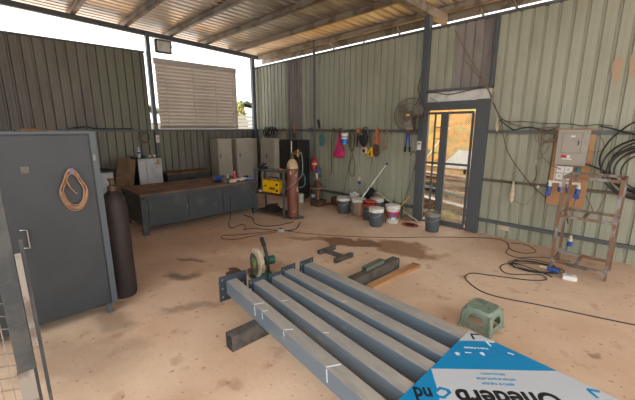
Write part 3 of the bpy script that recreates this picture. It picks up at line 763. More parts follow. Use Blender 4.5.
# ------------------------------------------------------------------ buckets
def bucket(loc, r, h, m, label, fill='white', rim='white_plastic', drips=True, lidded=False, rz=0, handle=True):
    t = thing('bucket', label, 'bucket', loc, rz, 'buckets along the green wall')
    MB().lathe([(r*.82, 0), (r*.84, .005), (r*.97, h*.82), (r*.99, h*.97), (r*.95, h*.97), (r*.93, h*.9), (r*.01, h*.86)], n=26).build('body', m, t, smooth=True)
    MB().lathe([(r*.975, h*.82), (r*1.05, h*.83), (r*1.05, h*.87), (r*1.0, h*.88), (r*1.03, h*.98), (r*1.06, h), (r*.98, h), (r*.95, h*.92), (r*.6, h*.9), (r*.01, h*.9)], n=26).build('rim', rim, t, smooth=True)
    if handle: MB().tube([(r*1.05, 0, h*.85), (r*.9, -r*.7, h*.72), (0, -r*1.12, h*.58), (-r*.9, -r*.7, h*.72), (-r*1.05, 0, h*.85)], .004, n=6).build('handle', 'steel', t, smooth=True)
    if lidded:
        MB().lathe([(r*.2, h), (r*1.04, h), (r*1.06, h+.012), (r*.2, h+.016)], n=26).build('lid', rim, t, smooth=True)
    return t
bA = bucket((-4.58, 5.17, 0), .148, .33, 'bucket_dark', 'dark grey bucket nearest the drill press, with a pale lid rim', rz=.5)
bB = bucket((-4.25, 5.25, 0), .142, .335, 'bucket_pale', 'pale grey bucket with an orange patch, second from left', lidded=True)
# orange-tan patch on second bucket
def patch(parent, r0, r1, z0, z1, a0, a1, m, name='label', n=10, label=None):
    mb = MB(); vs = []
    for i in range(n+1):
        a = a0+(a1-a0)*i/n
        for (r, z) in ((r0, z0), (r1, z1), (r1-.003, z1), (r0-.003, z0)): vs.append((r*math.cos(a), r*math.sin(a), z))
    fs = [(4*i+k, 4*i+4+k, 4*i+4+(k+1) % 4, 4*i+(k+1) % 4) for i in range(n) for k in range(4)]+[(0, 1, 2, 3), (4*n, 4*n+3, 4*n+2, 4*n+1)]
    return mb.add(vs, fs).build(name, m, parent, smooth=True, label=label)
patch(bB, .121, .137, .02, .26, R(-55), R(0), 'patch_orange', 'patch', label='orange-tan paint patch')
bC = bucket((-3.88, 5.13, 0), .135, .325, 'bucket_dark', 'grey bucket topped with a crumpled red-orange cloth', rim='red_cloth')
tag(MB().blob((0, 0, .03), .135, .12, .035, 8, .16, 16).tube([(-.14, -.02, .03), (-.05, -.11, .05), (.08, -.1, .04), (.13, 0, .03)], .016).build('cleaning_cloth', 'red_cloth', loc=(-3.88, 5.13, .33), smooth=True), 'crumpled red-orange cloth lying over the third bucket', 'cloth')
bD = bucket((-3.52, 4.86, 0), .130, .325, 'bucket_grey', 'dark grey paint-spattered bucket with thick white rim, frontmost of all', lidded=True, rz=.3)
bE = bucket((-3.44, 5.26, 0), .132, .33, 'white', 'white paint bucket with a red and green label', lidded=True)
patch(bE, .1130, .1210, .05, .13, R(-170), R(20), 'label_green', label='green label band')
patch(bE, .1210, .1300, .13, .23, R(-170), R(20), 'label_red', label='red label band')
patch(bE, .1238, .1278, .15, .19, R(-75), R(-20), 'label_blue', 'badge', label='small blue word patch')
patch(bE, .1195, .1222, .085, .125, R(-65), R(-25), 'white_plastic', 'badge', label='white patch')
bF = bucket((-2.66, 5.31, 0), .132, .33, 'bucket_grey', 'dark grey bucket standing alone in front of the doorway', rim='bucket_pale', rz=.2)
bG = bucket((-4.00, 5.53, 0), .135, .34, 'bucket_grey', 'white-rimmed bucket at the back, half hidden behind the others', lidded=True)
tag(MB().lathe([(.07, 0), (.075, .2), (.05, .24), (.03, .3)], n=16).build('jerry_can', 'green_plastic', loc=(-4.42, 5.43, .0), smooth=True), 'green plastic container between the first two buckets', 'container')
tag(MB().box(-.09, .09, -.06, .06, 0, .36).box(-.03, .04, -.03, .03, .36, .39).build('chemical_can', 'white', loc=(-4.62, 5.56, 0), bevel=.01), 'white can with a blue cap behind the left buckets', 'can')
tag(MB().blob((0, 0, .16), .18, .13, .15, 2, .12, 14).cone((.02, -.02, .32), (.10, -.06, .42), .09, .08, 14).build('angle_grinder', 'black_rubber', loc=(-4.28, 5.62, .06), smooth=True), 'black power tool heaped on scrap behind the buckets', 'power tool')
# rods and poles
def rod(name, a, b, r, m, label, cat, tip=None):
    t = thing(name, label, cat, a); v = Vector(b)-Vector(a)
    MB().cone((0, 0, 0), v*.94, r, r, 8).build('shaft', m, t, smooth=True)
    MB().cone(v*.94, v, r*1.4, r*1.3, 8).build('tip', tip or m, t, smooth=True)
    return t
rod('paint_stick', (-4.22, 5.33, .36), (-3.90, 5.70, 1.06), .012, 'white', 'white stick with dark end leaning from bucket to wall', 'stick', 'black_rubber')
rod('long_pole', (-3.10, 5.62, .015), (-4.20, 5.70, .46), .013, 'cream', 'long pale pole lying slanted along the wall base behind buckets', 'pole', 'steel_dull')
t = thing('pinch_bar', 'grey curved bar leaning on the wall under the fan', 'bar', (-3.46, 5.60, 0))
MB().tube([(0, 0, 0), (.03, .02, .3), (.10, .08, .7), (.17, .12, 1.05), (.18, .12, 1.22), (.14, .11, 1.30), (.08, .11, 1.30), (.06, .11, 1.24)], .013).build('shaft', 'steel_dull', t, smooth=True)
rod('yellow_rod', (-3.52, 5.58, .20), (-3.30, 5.60, .48), .010, 'yellow_rod', 'short yellow rod above the rim of the red-labelled bucket', 'rod')
mb = MB(); mb.tube([(.15*math.cos(a), .10*math.sin(a), .012) for a in [i*math.pi/6 for i in range(12)]], .012, closed=True)
t = thing('red_hoop', 'flat red ring with dark centre on floor by the door post', 'ring', (-3.10, 5.33, 0))
mb.build('ring', 'red_cloth', t, smooth=True)
MB().lathe([(.09, 0), (.09, .02), (.02, .025)], n=16).build('centre', 'black_rubber', t, smooth=True)

# ------------------------------------------------------------------ things hung on the girt
YH = 5.69
def hung(name, label, cat, x, z=1.70): return thing(name, label, cat, (x, YH, z))
t = hung('work_glove', 'grey-teal glove hanging on the wall rail above the extinguisher', 'glove', -5.78, 1.66)
MB().blob((0, 0, -.20), .075, .035, .13, 3, .1, 12).tube([(0, 0, -.06), (.0, .01, .0), (-.02, .02, .06)], .02).build('body', 'teal', t, smooth=True)
for k in range(4): MB().cone((-.045+.03*k, 0, -.28), (-.05+.033*k, 0, -.34+.01*abs(k-1.5)), .016, .010, 8).build('finger', 'teal', t, smooth=True)
MB().cone((.06, 0, -.17), (.095, 0, -.23), .016, .011, 8).build('thumb', 'teal', t, smooth=True)
t = hung('pliers', 'black pliers clipped at the rail beside the teal glove', 'pliers', -5.86, 1.74)
MB().bar((0, 0, 0), (-.07, 0, .2), .02, .02).bar((.02, 0, 0), (-.02, 0, .2), .02, .02).build('handle', 'black_rubber', t)
MB().bar((.01, 0, 0), (.03, 0, -.06), .03, .02).build('jaw', 'red_paint', t)
t = hung('rail_box', 'little grey junction box on the thin pole at rail height', 'junction box', -6.16, 1.68)
MB().box(-.05, .03, -.03, .02, -.03, .07).build('body', 'post', t)
t = hung('leather_strap', 'long brown strap hanging left of the pink bag', 'strap', -5.40, 1.70)
MB().tube([(-.03, 0, .0), (0, -.01, .04), (.05, 0, 0), (.03, 0, -.2), (0, 0, -.35)], .010).tube([(-.03, 0, 0), (-.05, 0, -.3), (-.04, 0, -.7), (-.05, 0, -1.02)], .010).build('strap', 'cable_brown', t, smooth=True)
t = hung('pink_bag', 'magenta pink plastic bag hanging from the wall rail', 'bag', -5.20, 1.68)
vs = []; n = 14; prof = [(.02, .0), (.035, -.12), (.08, -.28), (.13, -.42), (.165, -.52), (.15, -.58), (.06, -.60)]
mb = MB()
for r, z in prof:
    for i in range(n):
        a = 2*math.pi*i/n; q = 1+.12*math.sin(4*a+z*8)
        vs.append((r*q*math.cos(a)+.03*z, .4*r*q*math.sin(a), z))
fs = [(k*n+i, k*n+(i+1) % n, (k+1)*n+(i+1) % n, (k+1)*n+i) for k in range(len(prof)-1) for i in range(n)]+[tuple(range(n)), tuple(reversed(range((len(prof)-1)*n, len(prof)*n)))]
mb.add(vs, fs).build('body', 'pink', t, smooth=True)
MB().tube([(-.01, 0, -.02), (-.03, 0, .03), (.0, .02, .06), (.03, 0, .03), (.01, 0, -.02)], .012).build('handle', 'cable_brown', t, smooth=True)
t = hung('paint_tin', 'small white and blue tin hanging over the pink bag', 'tin', -4.97, 1.66)
t.location.y = 5.60
MB().lathe([(.07, -.26), (.075, -.25), (.075, -.03), (.07, -.02), (.03, -.02)], n=20).build('body', 'white', t, smooth=True)
MB().lathe([(.0765, -.25), (.0765, -.15)], n=20).build('label', 'bright_blue', t, smooth=True)
MB().lathe([(.0762, -.115), (.0762, -.095)], n=20).build('stripe', 'sheet_ink', t, smooth=True)
MB().tube([(-.07, 0, -.04), (-.05, 0, .03), (0, .06, .06), (.05, 0, .03), (.07, 0, -.04)], .004).build('handle', 'steel', t, smooth=True)
t = hung('rope_coil', 'brown rope coil with a long looped tail right of the tin', 'rope', -4.83, 1.70)
mb = MB()
for k in range(4):
    w = .05+.010*k; mb.tube([(w*math.cos(a), -.004*k, -.22+(.24-.01*k)*math.sin(a)) for a in [i*math.pi/5 for i in range(10)]], .009, closed=True, sub=4)
mb.tube([(0, 0, -.4), (.02, 0, -.55), (.09, 0, -.75), (.08, 0, -.95), (.0, 0, -1.0), (-.06, 0, -.9), (-.04, 0, -.7), (.02, 0, -.52)], .008)
mb.build('rope', 'cable_brown', t, smooth=True)
t = hung('hanging_string', 'thin brown cord hanging down to the buckets', 'cord', -4.92, 1.66)
MB().tube([(.06, 0, 0), (.05, 0, -.5), (-.05, 0, -1.0), (-.15, 0, -1.45)], .006).build('cord', 'cable_brown', t, smooth=True)
t = thing('paint_brush', 'small brush with a blue end hung on the wall above the buckets', 'brush', (-4.66, 5.76, .62))
MB().box(-.03, .03, -.02, .01, -.02, .08).build('handle', 'cream', t)
MB().box(-.03, .035, -.02, .01, -.08, -.02).build('bristles', 'blue', t)
t = hung('clamp', 'thin dark clamp on the rail left of the black mask', 'clamp', -4.67, 1.72)
MB().bar((0, 0, 0), (-.03, 0, -.38), .022, .018).bar((0, 0, 0), (.05, 0, -.03), .03, .02).build('bar', 'black_rubber', t)
MB().box(-.03, .05, -.02, .02, -.07, .03).build('jaw', 'handle_orange', t)
t = hung('welding_mask', 'black goggles and gloves bundle hanging at the centre of the rail', 'mask', -4.49, 1.70)
MB().blob((0, -.03, -.17), .11, .07, .16, 5, .12, 16).build('shell', 'black_cloth', t, smooth=True)
MB().box(-.10, .02, -.11, -.03, -.10, -.05).build('visor', 'steel_dull', t, bevel=.01)
MB().tube([(-.1, 0, -.05), (-.03, 0, .05), (.06, 0, .04), (.1, 0, -.08)], .014).build('strap', 'steel_dull', t, smooth=True)
t = hung('tape_measure', 'cream and yellow tape measure hanging under the black goggles', 'tape measure', -4.47, 1.36)
MB().box(-.07, .06, -.05, .03, -.14, -.02).build('body', 'cream', t, bevel=.015)
MB().box(-.03, .035, -.055, -.05, -.12, -.05).build('badge', 'black_rubber', t)
MB().box(-.03, .03, -.03, .01, -.02, .12).build('clip', 'handle_orange', t)
t = hung('yellow_square', 'yellow angular tool hung right of the tape measure', 'tool', -4.36, 1.70)
MB().bar((-.02, 0, 0), (.03, 0, -.34), .02, .02).build('strap', 'cable_brown', t)
MB().bar((-.06, 0, -.50), (.07, 0, -.36), .04, .03).bar((.07, 0, -.34), (.08, 0, -.54), .04, .03).bar((-.06, 0, -.48), (0, 0, -.54), .04, .03).build('frame', 'yellow', t)
t = hung('wood_saw', 'old saw with orange-brown handle hanging on the rail', 'saw', -4.18, 1.72)
MB().prism([(-.03, .02), (.03, .02), (.06, -.30), (-.07, -.30)], -.01, .01, Matrix.Rotation(R(90), 4, 'X')).build('blade', 'handle_orange', t)
MB().blob((-.01, 0, -.42), .085, .02, .13, 3, .18, 12).build('handle', 'grime', t, smooth=True)
t = hung('rope_loop', 'thin light brown rope loop right of the hanging saw', 'rope', -4.0, 1.72)
mb = MB()
mb.tube([(-.08, 0, 0), (-.10, 0, -.2), (-.06, 0, -.32), (.04, 0, -.40), (.09, 0, -.2), (.07, 0, .02)], .009, closed=False)
mb.tube([(-.06, .01, .02), (-.07, .01, -.18), (.0, .01, -.30), (.06, .01, -.38), (.06, .01, -.2), (.03, .01, 0)], .008)
mb.build('rope', 'rope_tan', t, smooth=True)
t = hung('bolt_cutter', 'bolt cutter with blue arms and red jaws under the fan', 'bolt cutter', -3.46, 1.68)
MB().bar((-.015, 0, 0), (-.045, 0, -.30), .022, .015).build('handle', 'blue', t)
MB().bar((.015, 0, 0), (.045, 0, -.30), .022, .015).build('handle', 'blue', t)
MB().bar((-.045, 0, -.28), (-.05, 0, -.38), .03, .025).build('grip', 'black_rubber', t)
MB().bar((.045, 0, -.28), (.05, 0, -.38), .03, .025).build('grip', 'black_rubber', t)
MB().box(-.03, .03, -.012, .012, -.03, .10).build('jaw', 'handle_orange', t)
# black cable bundle hanging over the lockers
t = hung('cable_bundle', 'black cable bundle looped on the rail above the corner lockers', 'cable', -7.80, 1.74)
mb = MB()
for k in range(6):
    rn = random.Random(k+20); w = .13+.02*k
    mb.tube([(rn.uniform(-.02, .02)+.3*(k % 3-1)*.4+w*math.cos(a), -.01*k, -.12+.15*math.sin(a)) for a in [i*math.pi/5 for i in range(10)]], .014, closed=True, sub=4)
mb.build('cable', 'cable_black', t, smooth=True)
t = hung('hanging_brush', 'brown-handled brush hanging above the black cabinet', 'brush', -6.78, 1.78)
MB().bar((0, 0, .05), (.01, 0, -.16), .04, .02).build('handle', 'handle_orange', t)
MB().box(-.03, .05, -.02, .02, -.30, -.16).build('bristles', 'post', t)
t = hung('tan_rope', 'tan cord looped on the rail between lockers and brush', 'cord', -7.2, 1.70)
MB().tube([(-.2, 0, 0), (-.22, 0, -.12), (-.1, 0, .02), (.1, 0, .0), (.15, 0, -.3), (.14, 0, -.32), (.08, 0, -.05)], .01).build('cord', 'rope_tan', t, smooth=True)

# wall fan
fn = thing('wall_fan', 'round wire-caged wall fan mounted by the main steel post', 'fan', (-3.33, 5.52, 1.97), R(12))
RF = .30
mb = MB()
for (r, y) in ((RF, 0), (RF*.97, -.05), (RF*.97, .05), (RF*.66, -.10), (RF*.3, -.125)):
    mb.tube([(r*math.cos(a), y, r*math.sin(a)) for a in [i*math.pi/12 for i in range(24)]], .0055 if r == RF else .003, closed=True, sub=2, n=5)
for i in range(36):
    a = i*math.pi/18; c, s = math.cos(a), math.sin(a)
    mb.tube([(.05*c, -.13, .05*s), (RF*.5*c, -.115, RF*.5*s), (RF*.85*c, -.08, RF*.85*s), (RF*c, 0, RF*s), (RF*.85*c, .07, RF*.85*s), (RF*.4*c, .1, RF*.4*s)], .0016, n=4, sub=2)
mb.build('cage', 'fan_wire', fn)
MB().cone((0, -.14, 0), (0, -.125, 0), .06, .06, 18).build('badge', 'fan_wire', fn)
MB().box(-.035, .035, -.146, -.138, -.015, .015).build('label', 'yellow_rod', fn)
MB().cone((0, -.02, 0), (0, .16, 0), .07, .075, 18).build('motor', 'fan_wire', fn, smooth=True)
for k in range(3):
    a = k*2.094+.4; mb = MB()
    u = Vector((math.cos(a), 0, math.sin(a))); v = Vector((-math.sin(a), 0, math.cos(a)))
    pts = [u*.05+v*.03, u*.24+v*.09+Vector((0, .03, 0)), u*.26-v*.02, u*.20-v*.09-Vector((0, .03, 0)), u*.05-v*.03]
    pts = [p+Vector((0, -.04, 0)) for p in pts]; pts += [p+Vector((0, .004, 0)) for p in pts]
    mb.add(pts, [(0, 1, 2, 3, 4), (9, 8, 7, 6, 5)]+[(i, (i+1) % 5, 5+(i+1) % 5, 5+i) for i in range(5)])
    mb.build('blade', 'fan_blade', fn)
MB().box(-.03, .03, .14, .20, -.30, .04).box(-.03, .10, .12, .17, -.34, -.29).build('bracket', 'fan_wire', fn)
t = thing('light_switch', 'white wall switch on the post below the fan', 'switch', (-3.21, 5.675, 1.47))
MB().box(-.04, .04, -.012, .0, -.12, .04).build('plate', 'white_plastic', t, bevel=.004)
MB().box(-.012, .012, -.02, -.01, -.02, .01).build('rocker', 'black_rubber', t)
t = thing('light_switch', 'white switch box on the left wall post', 'switch', (W+.11, 2.90, 1.52))
MB().box(0, .02, -.04, .04, -.12, .06).build('plate', 'white_plastic', t, bevel=.004)
MB().box(.02, .026, -.012, .012, -.03, .0).build('rocker', 'cream', t)
t = thing('wire_coil', 'light brown wire coil hanging on the left wall rail', 'wire', (W+.07, 2.62, 1.66))
mb = MB()
for k in range(5): mb.tube([(.006*k, (.12-.01*k)*math.cos(a)+.01*k, -.13+(.14-.008*k)*math.sin(a)) for a in [i*math.pi/5 for i in range(10)]], .007, closed=True, sub=4)
mb.tube([(.01, .05, -.22), (.01, .1, -.3), (.01, .12, -.42)], .006)
mb.build('wire', 'cable_grey', t, smooth=True)

# floodlight
t = thing('floodlight', 'square dark-framed floodlight high beside the left wall post', 'floodlight', (W+.06, 3.24, 3.60))
MB().box(-.03, .05, -.19, .19, -.15, .15).build('housing', 'post', t, bevel=.02)
MB().box(.05, .056, -.145, .145, -.11, .11).build('glass', 'white', t)
MB().tube([(.01, -.205, 0), (-.02, -.21, .17), (-.02, 0, .20), (-.02, .21, .17), (.01, .205, 0)], .008).build('bracket', 'post', t, smooth=True)

# ------------------------------------------------------------------ electrics on the right
bd = tag(MB().box(-1.15, -.71, 5.745, 5.762, .66, 1.74).build('mounting_board', 'plywood', bevel=.002), 'plywood mounting board behind the grey electrical box', 'board')
db = thing('distribution_box', 'grey steel electrical distribution box with a closed door', 'electrical box', (-1.10, 5.745, 1.25))
MB().box(0, .345, -.10, 0, 0, .475).build('body', 'db_grey', db, bevel=.004)
d = MB().box(.06, .27, -.106, -.10, .17, .43).build('door', 'db_grey', db, bevel=.002)
MB().box(.056, .06, -.1065, -.10, .166, .434).box(.27, .274, -.1065, -.10, .166, .434).box(.056, .274, -.1065, -.10, .43, .434).box(.056, .274, -.1065, -.10, .166, .17).build('seam', 'db_line', db)
MB().box(.235, .245, -.114, -.106, .27, .33).build('handle', 'black_rubber', d)
MB().box(.15, .195, -.108, -.106, .375, .40).build('label', 'white', d)
MB().box(.065, .125, -.102, -.10, .10, .135).build('sign', 'label_red', db, label='red warning sticker')
MB().box(.135, .17, -.102, -.10, .10, .135).build('sign', 'white', db)
MB().box(.075, .19, -.102, -.10, .075, .092).build('sign', 'white', db)
def sock(x, z, label):
    t = thing('wall_socket', label, 'socket', (x, 5.745, z))
    MB().box(-.045, .045, -.035, 0, -.045, .045).build('box', 'white_plastic', t, bevel=.004)
    MB().box(-.012, .012, -.04, -.034, -.005, .02).build('switch', 'fridge_white', t)
for i, (x, z, s) in enumerate(((-1.03, 1.18, 'upper left white socket below the grey electrical box'), (-.935, 1.18, 'upper right white socket below the grey electrical box'), (-1.03, 1.08, 'lower left white socket above the white trunking strip'), (-.935, 1.08, 'lower right white socket above the white trunking strip'))): sock(x, z, s)
tag(MB().box(-1.15, -.78, 5.70, 5.745, .985, 1.015).box(-1.10, -1.085, 5.73, 5.745, 1.015, 1.24).build('cable_trunking', 'white_plastic'), 'white trunking strip across the board below the sockets', 'trunking')
plugs = ((-1.13, 0), (-1.00, 1), (-.905, 2), (-.80, 3))
names = ['leftmost of four blue and white plugs under the trunking', 'second from left of four blue plugs under the trunking', 'third from left of four blue plugs, behind the rack post', 'rightmost of four blue and white plugs under the trunking']
for x, k in plugs:
    t = thing('industrial_plug', names[k], 'plug', (x+.01, 5.70, .985), 0, 'blue plugs under the trunking')
    MB().cone((0, 0, 0), (0, -.01, -.06), .026, .026, 14).build('socket', 'white_plastic', t, smooth=True)
    L = .13 if k in (0, 3) else .09
    MB().cone((0, -.01, -.055), (-.005, -.03, -L-.02), .028, .024, 14).build('body', 'blue', t, smooth=True)
    if k in (0, 3): MB().cone((-.005, -.03, -L-.03), (-.005, -.065, -L-.02), .034, .034, 16).build('cap', 'blue', t, smooth=True)
t = thing('industrial_plug', 'teal plug beside the white sockets on the board', 'plug', (-.83, 5.745, 1.16))
MB().cone((0, -.03, .06), (0, -.03, -.03), .03, .03, 14).build('body', 'teal', t, smooth=True)
MB().cone((0, -.03, -.03), (0, -.03, -.12), .02, .014, 12).box(-.02, .02, -.03, 0, -.02, .05).build('tail', 'teal', t, smooth=True)
tag(MB().box(-1.77, -1.60, 5.785, 5.797, .13, .24).build('wall_sign', 'cream'), 'small blank cream plate low on the wall right of door', 'plate')
t = thing('cloth_strip', 'pale tapered rag hanging from the thin rusty rail', 'rag', (-1.60, 5.73, .95))
MB().lathe([(.012, 0), (.02, -.08), (.035, -.2), (.03, -.3), (.01, -.34)], n=10).build('cloth', 'cream', t, smooth=True)
tag(MB().cone((0, 0, 0), (0, -.02, 0), .018, .018, 12).build('knob', 'white_plastic', loc=(-1.27, 5.745, .90)), 'tiny white knob on the thin rusty rail left of board', 'knob')

# cables on the wall
def cable(name, pts, r, m, label, cat='cable', group=None):
    return tag(MB().tube(pts, r, n=6, sub=6).build(name, m, smooth=True), label, cat, group)
YC = 5.71
cable('power_cable', [(-2.5, YC, 2.8), (-2.13, YC, 2.36), (-2.04, YC, 2.17), (-1.90, YC, 1.93), (-1.79, YC, 1.84), (-1.60, YC, 1.77), (-1.34, YC, 1.745), (-1.11, YC, 1.77)], .009, 'cable_grey', 'grey cable sagging from the door corner to the electrical box')
cable('power_cable', [(-2.0, YC-.01, 2.12), (-1.88, YC-.01, 1.90), (-1.75, YC-.01, 1.84), (-1.55, YC-.01, 1.84), (-1.3, YC-.01, 1.81), (-1.0, YC-.01, 1.80), (-.85, YC-.01, 1.775), (-.7, YC-.01, 1.79), (-.55, YC-.01, 1.77)], .006, 'cable_black', 'thin black cable running over the top of the electrical box')
cable('power_cable', [(-1.88, YC-.035, 1.87), (-1.7, YC-.02, 1.73), (-1.6, YC-.02, 1.735), (-1.45, YC-.02, 1.76), (-1.3, YC-.02, 1.71), (-1.15, YC-.02, 1.735)], .009, 'cable_black', 'black cable looping along the rail right of the door')
cable('power_cable', [(-1.86, YC-.03, 1.88), (-1.80, YC-.03, 1.62), (-1.70, YC-.03, 1.36), (-1.52, YC-.03, 1.12), (-1.35, YC-.03, .93), (-1.16, YC-.03, .77)], .007, 'cable_brown', 'long cable slanting down the wall towards the blue plugs')
cable('power_cable', [(-1.92, YC-.01, 1.9), (-1.93, YC-.01, 1.78), (-1.91, YC-.01, 1.70), (-1.90, YC-.01, 1.82)], .011, 'cream', 'short pale cable end drooping near the door frame')
cable('power_cable', [(-1.35, YC-.02, 1.72), (-1.33, YC-.02, 1.55), (-1.26, YC-.02, 1.35), (-1.16, YC-.02, 1.25), (-1.02, YC-.06, 1.19)], .006, 'cable_grey', 'grey wire dropping left of the plywood board to the sockets')
mb = MB(); rn = random.Random(11)
for k in range(5):
    cx, cz = -1.24+rn.uniform(-.05, .05), 1.63+rn.uniform(-.05, .04)
    mb.tube([(cx+(.08+.01*k)*math.cos(a), YC-.01*k, cz+(.06+.012*k)*math.sin(a)) for a in [i*math.pi/4 for i in range(8)]], .005, closed=True, sub=4)
mb.tube([(-1.2, YC, 1.62), (-1.32, YC, 1.45), (-1.3, YC, 1.3), (-1.2, YC, 1.5)], .005)
tag(mb.build('wire_bundle', 'cable_grey', smooth=True), 'tangled grey-brown wire bundle left of the electrical box', 'wire')
cable('power_cable', [(-1.33, YC, 1.22), (-1.31, YC, 1.05), (-1.34, YC, .96), (-1.36, YC, .90)], .006, 'cable_black', 'short dark cable ending at the white knob on the rail')
cable('power_cable', [(-1.55, YC, .66), (-1.42, YC, .60), (-1.32, YC, .74), (-1.28, YC, .88)], .004, 'cable_grey', 'thin pale wire curved below the rusty rail')
# upper right cables and big black coil
cable('power_cable', [(-.2, YC, 1.90), (-.35, YC, 1.82), (-.46, YC, 1.72), (-.56, YC, 1.58), (-.62, YC, 1.40), (-.60, YC, 1.25), (-.5, YC, 1.1)], .011, 'cable_black', 'thick black cable curving down right of the board')
cable('power_cable', [(-.68, YC-.01, 1.77), (-.55, YC-.01, 1.74), (-.44, YC-.01, 1.70), (-.3, YC-.01, 1.66), (-.1, YC-.01, 1.52)], .010, 'cable_black', 'black cable crossing the rail towards the right edge')
cable('power_cable', [(-.88, YC-.02, 1.26), (-.75, YC-.02, 1.275), (-.65, YC-.02, 1.24), (-.5, YC-.02, 1.18), (-.35, YC-.02, 1.12)], .010, 'cable_black', 'black cable leaving the electrical box base towards the coil')
cable('power_cable', [(-.72, YC, 1.72), (-.64, YC, 1.62), (-.60, YC, 1.50), (-.66, YC, 1.44), (-.73, YC, 1.44)], .005, 'cable_grey', 'thin grey wire looping at the board right edge')
mb = MB()
for k in range(8):
    rn = random.Random(40+k); r = .24+.022*k+rn.uniform(-.015, .02); ox, oz = -.17+rn.uniform(-.03, .04), 1.26+rn.uniform(-.04, .04)
    mb.tube([(ox+r*1.05*math.cos(a), YC-.02-.009*k, oz+r*.95*math.sin(a)) for a in [i*math.pi/8 for i in range(16)]], .0105, closed=True, sub=3)
tag(mb.build('cable_coil', 'cable_black', smooth=True), 'big coil of thick black cable hung at the right edge', 'cable')
# cables over the door
cable('door_cable', [(-3.15, YC, 2.36), (-3.0, YC, 2.35), (-2.75, YC, 2.30), (-2.5, YC, 2.33), (-2.2, YC, 2.38)], .008, 'cable_black', 'black cable draped across the white strip above door')
cable('door_cable', [(-3.08, YC, 2.28), (-2.95, YC-.01, 2.20), (-2.79, YC-.02, 2.09), (-2.68, YC-.02, 2.02)], .005, 'cable_grey', 'thin grey wire slanting over the door header')
cable('ceiling_wire', [(-2.72, YC, 3.3), (-2.45, YC, 2.85), (-2.2, YC, 2.5), (-2.03, YC, 2.2)], .008, 'cable_grey', 'pale wire running diagonally down the dark panel above door')
cable('post_cable', [(-3.22, 5.66, 2.7), (-3.28, 5.64, 2.45), (-3.24, 5.63, 2.3), (-3.30, 5.62, 2.15)], .012, 'cable_brown', 'brown cable bundle tied on the main post above the fan')
cable('rail_cable', [(-8.55, 1.2, 1.74), (-8.55, 1.5, 1.77), (-8.55, 1.7, 1.73), (-8.55, 2.4, 1.73)], .012, 'cable_black', 'black cable resting on the left wall rail')

# ------------------------------------------------------------------ rusty cage trolley at right
cg = thing('rusty_frame', 'rusty open steel frame rack standing before the plywood board', 'frame', (-.835, 4.93, 0))
CW, CD, CHt, b_ = .53, .42, 1.19, .032
for x in (0, CW):
    for y in (0, CD):
        MB().box(x-b_/2, x+b_/2, y-b_/2, y+b_/2, 0, CHt).build('post', 'rust', cg)
for zz in (CHt-.02, .69, .10):
    MB().bar((0, 0, zz), (CW, 0, zz), b_*.6, b_).build('rail', 'rust', cg)
    MB().bar((0, CD, zz+.012), (CW, CD, zz+.012), b_*.6, b_).build('rail', 'rust', cg)
    MB().bar((0, 0, zz), (0, CD, zz), b_*.6, b_).build('rail', 'rust', cg)
    MB().bar((CW, 0, zz), (CW, CD, zz), b_*.6, b_).build('rail', 'rust', cg)
for zz in (.69, .10): MB().bar((CW*.45, 0, zz), (CW*.45, CD, zz), b_, b_*.6).build('brace', 'rust', cg)
MB().box(.16, .36, -.03, .0, .085, .12).build('plate', 'support_steel', cg, label='grey steel plate on the low rail')
cable('hanging_cable', [(-.79, 5.66, .86), (-.80, 5.60, .7), (-.77, 5.55, .5), (-.76, 5.5, .32)], .006, 'cable_grey', 'grey cord hanging through the rusty frame to a plug')
t = thing('industrial_plug', 'blue and cream plug hanging inside the rusty frame', 'plug', (-.76, 5.50, .32))
MB().cone((0, 0, 0), (0, 0, -.08), .016, .03, 14).build('body', 'cream', t, smooth=True)
MB().cone((0, 0, -.08), (0, 0, -.15), .03, .03, 14).build('cap', 'blue', t, smooth=True)
cable('hanging_cable', [(-.9, 5.66, .87), (-.88, 5.62, .62), (-.82, 5.58, .45), (-.86, 5.6, .6)], .006, 'cable_brown', 'brown cord loop hanging behind the rusty frame')
cable('hanging_cable', [(-.70, 5.70, .86), (-.62, 5.68, .72), (-.57, 5.68, .62), (-.52, 5.68, .78), (-.50, 5.70, .9)], .004, 'cable_brown', 'thin brown wire drooping on wall right of board')

# floor cables
t = thing('extension_cord', 'black extension cord sprawled in loops on the floor before the frame', 'cord', (0, 0, 0))
r_ = .006
pts = [(.35, 4.12), (.02, 3.97), (-.35, 3.85), (-.68, 3.75), (-.95, 3.65), (-1.15, 3.62), (-1.32, 3.70), (-1.47, 3.86), (-1.46, 4.03), (-1.30, 4.12), (-1.1, 4.22), (-.9, 4.33), (-.78, 4.48), (-.85, 4.58), (-.95, 4.50), (-1.15, 4.33), (-1.27, 4.45), (-1.28, 4.62), (-1.15, 4.75), (-.95, 4.70), (-.75, 4.62)]
r_ = .0045
mb = MB().tube([(x, y, r_+.001) for x, y in pts], .006, sub=5)
for k in range(5):
    rn = random.Random(k+60); cx, cy = -.98+rn.uniform(-.05, .05), 4.78+rn.uniform(-.05, .05); a_, b2 = .25+rn.uniform(-.05, .04), .17+rn.uniform(-.05, .05)
    ro = R(30)+rn.uniform(-.15, .15)
    mb.tube([(cx+a_*math.cos(u)*math.cos(ro)-b2*math.sin(u)*math.sin(ro), cy+a_*math.cos(u)*math.sin(ro)+b2*math.sin(u)*math.cos(ro), r_+.004+.006*k) for u in [i*math.pi/7 for i in range(14)]], r_, closed=True, sub=3)
mb.build('cord', 'cable_black', t, smooth=True)
t = thing('industrial_plug', 'blue and cream plug lying on the floor before the frame', 'plug', (-.80, 4.72, .06), R(-5))
MB().cone((-.11, 0, 0), (-.02, 0, 0), .016, .024, 12).build('body', 'cream', t, smooth=True)
MB().cone((-.03, 0, 0), (.09, 0, 0), .026, .026, 14).build('cap', 'blue', t, smooth=True)
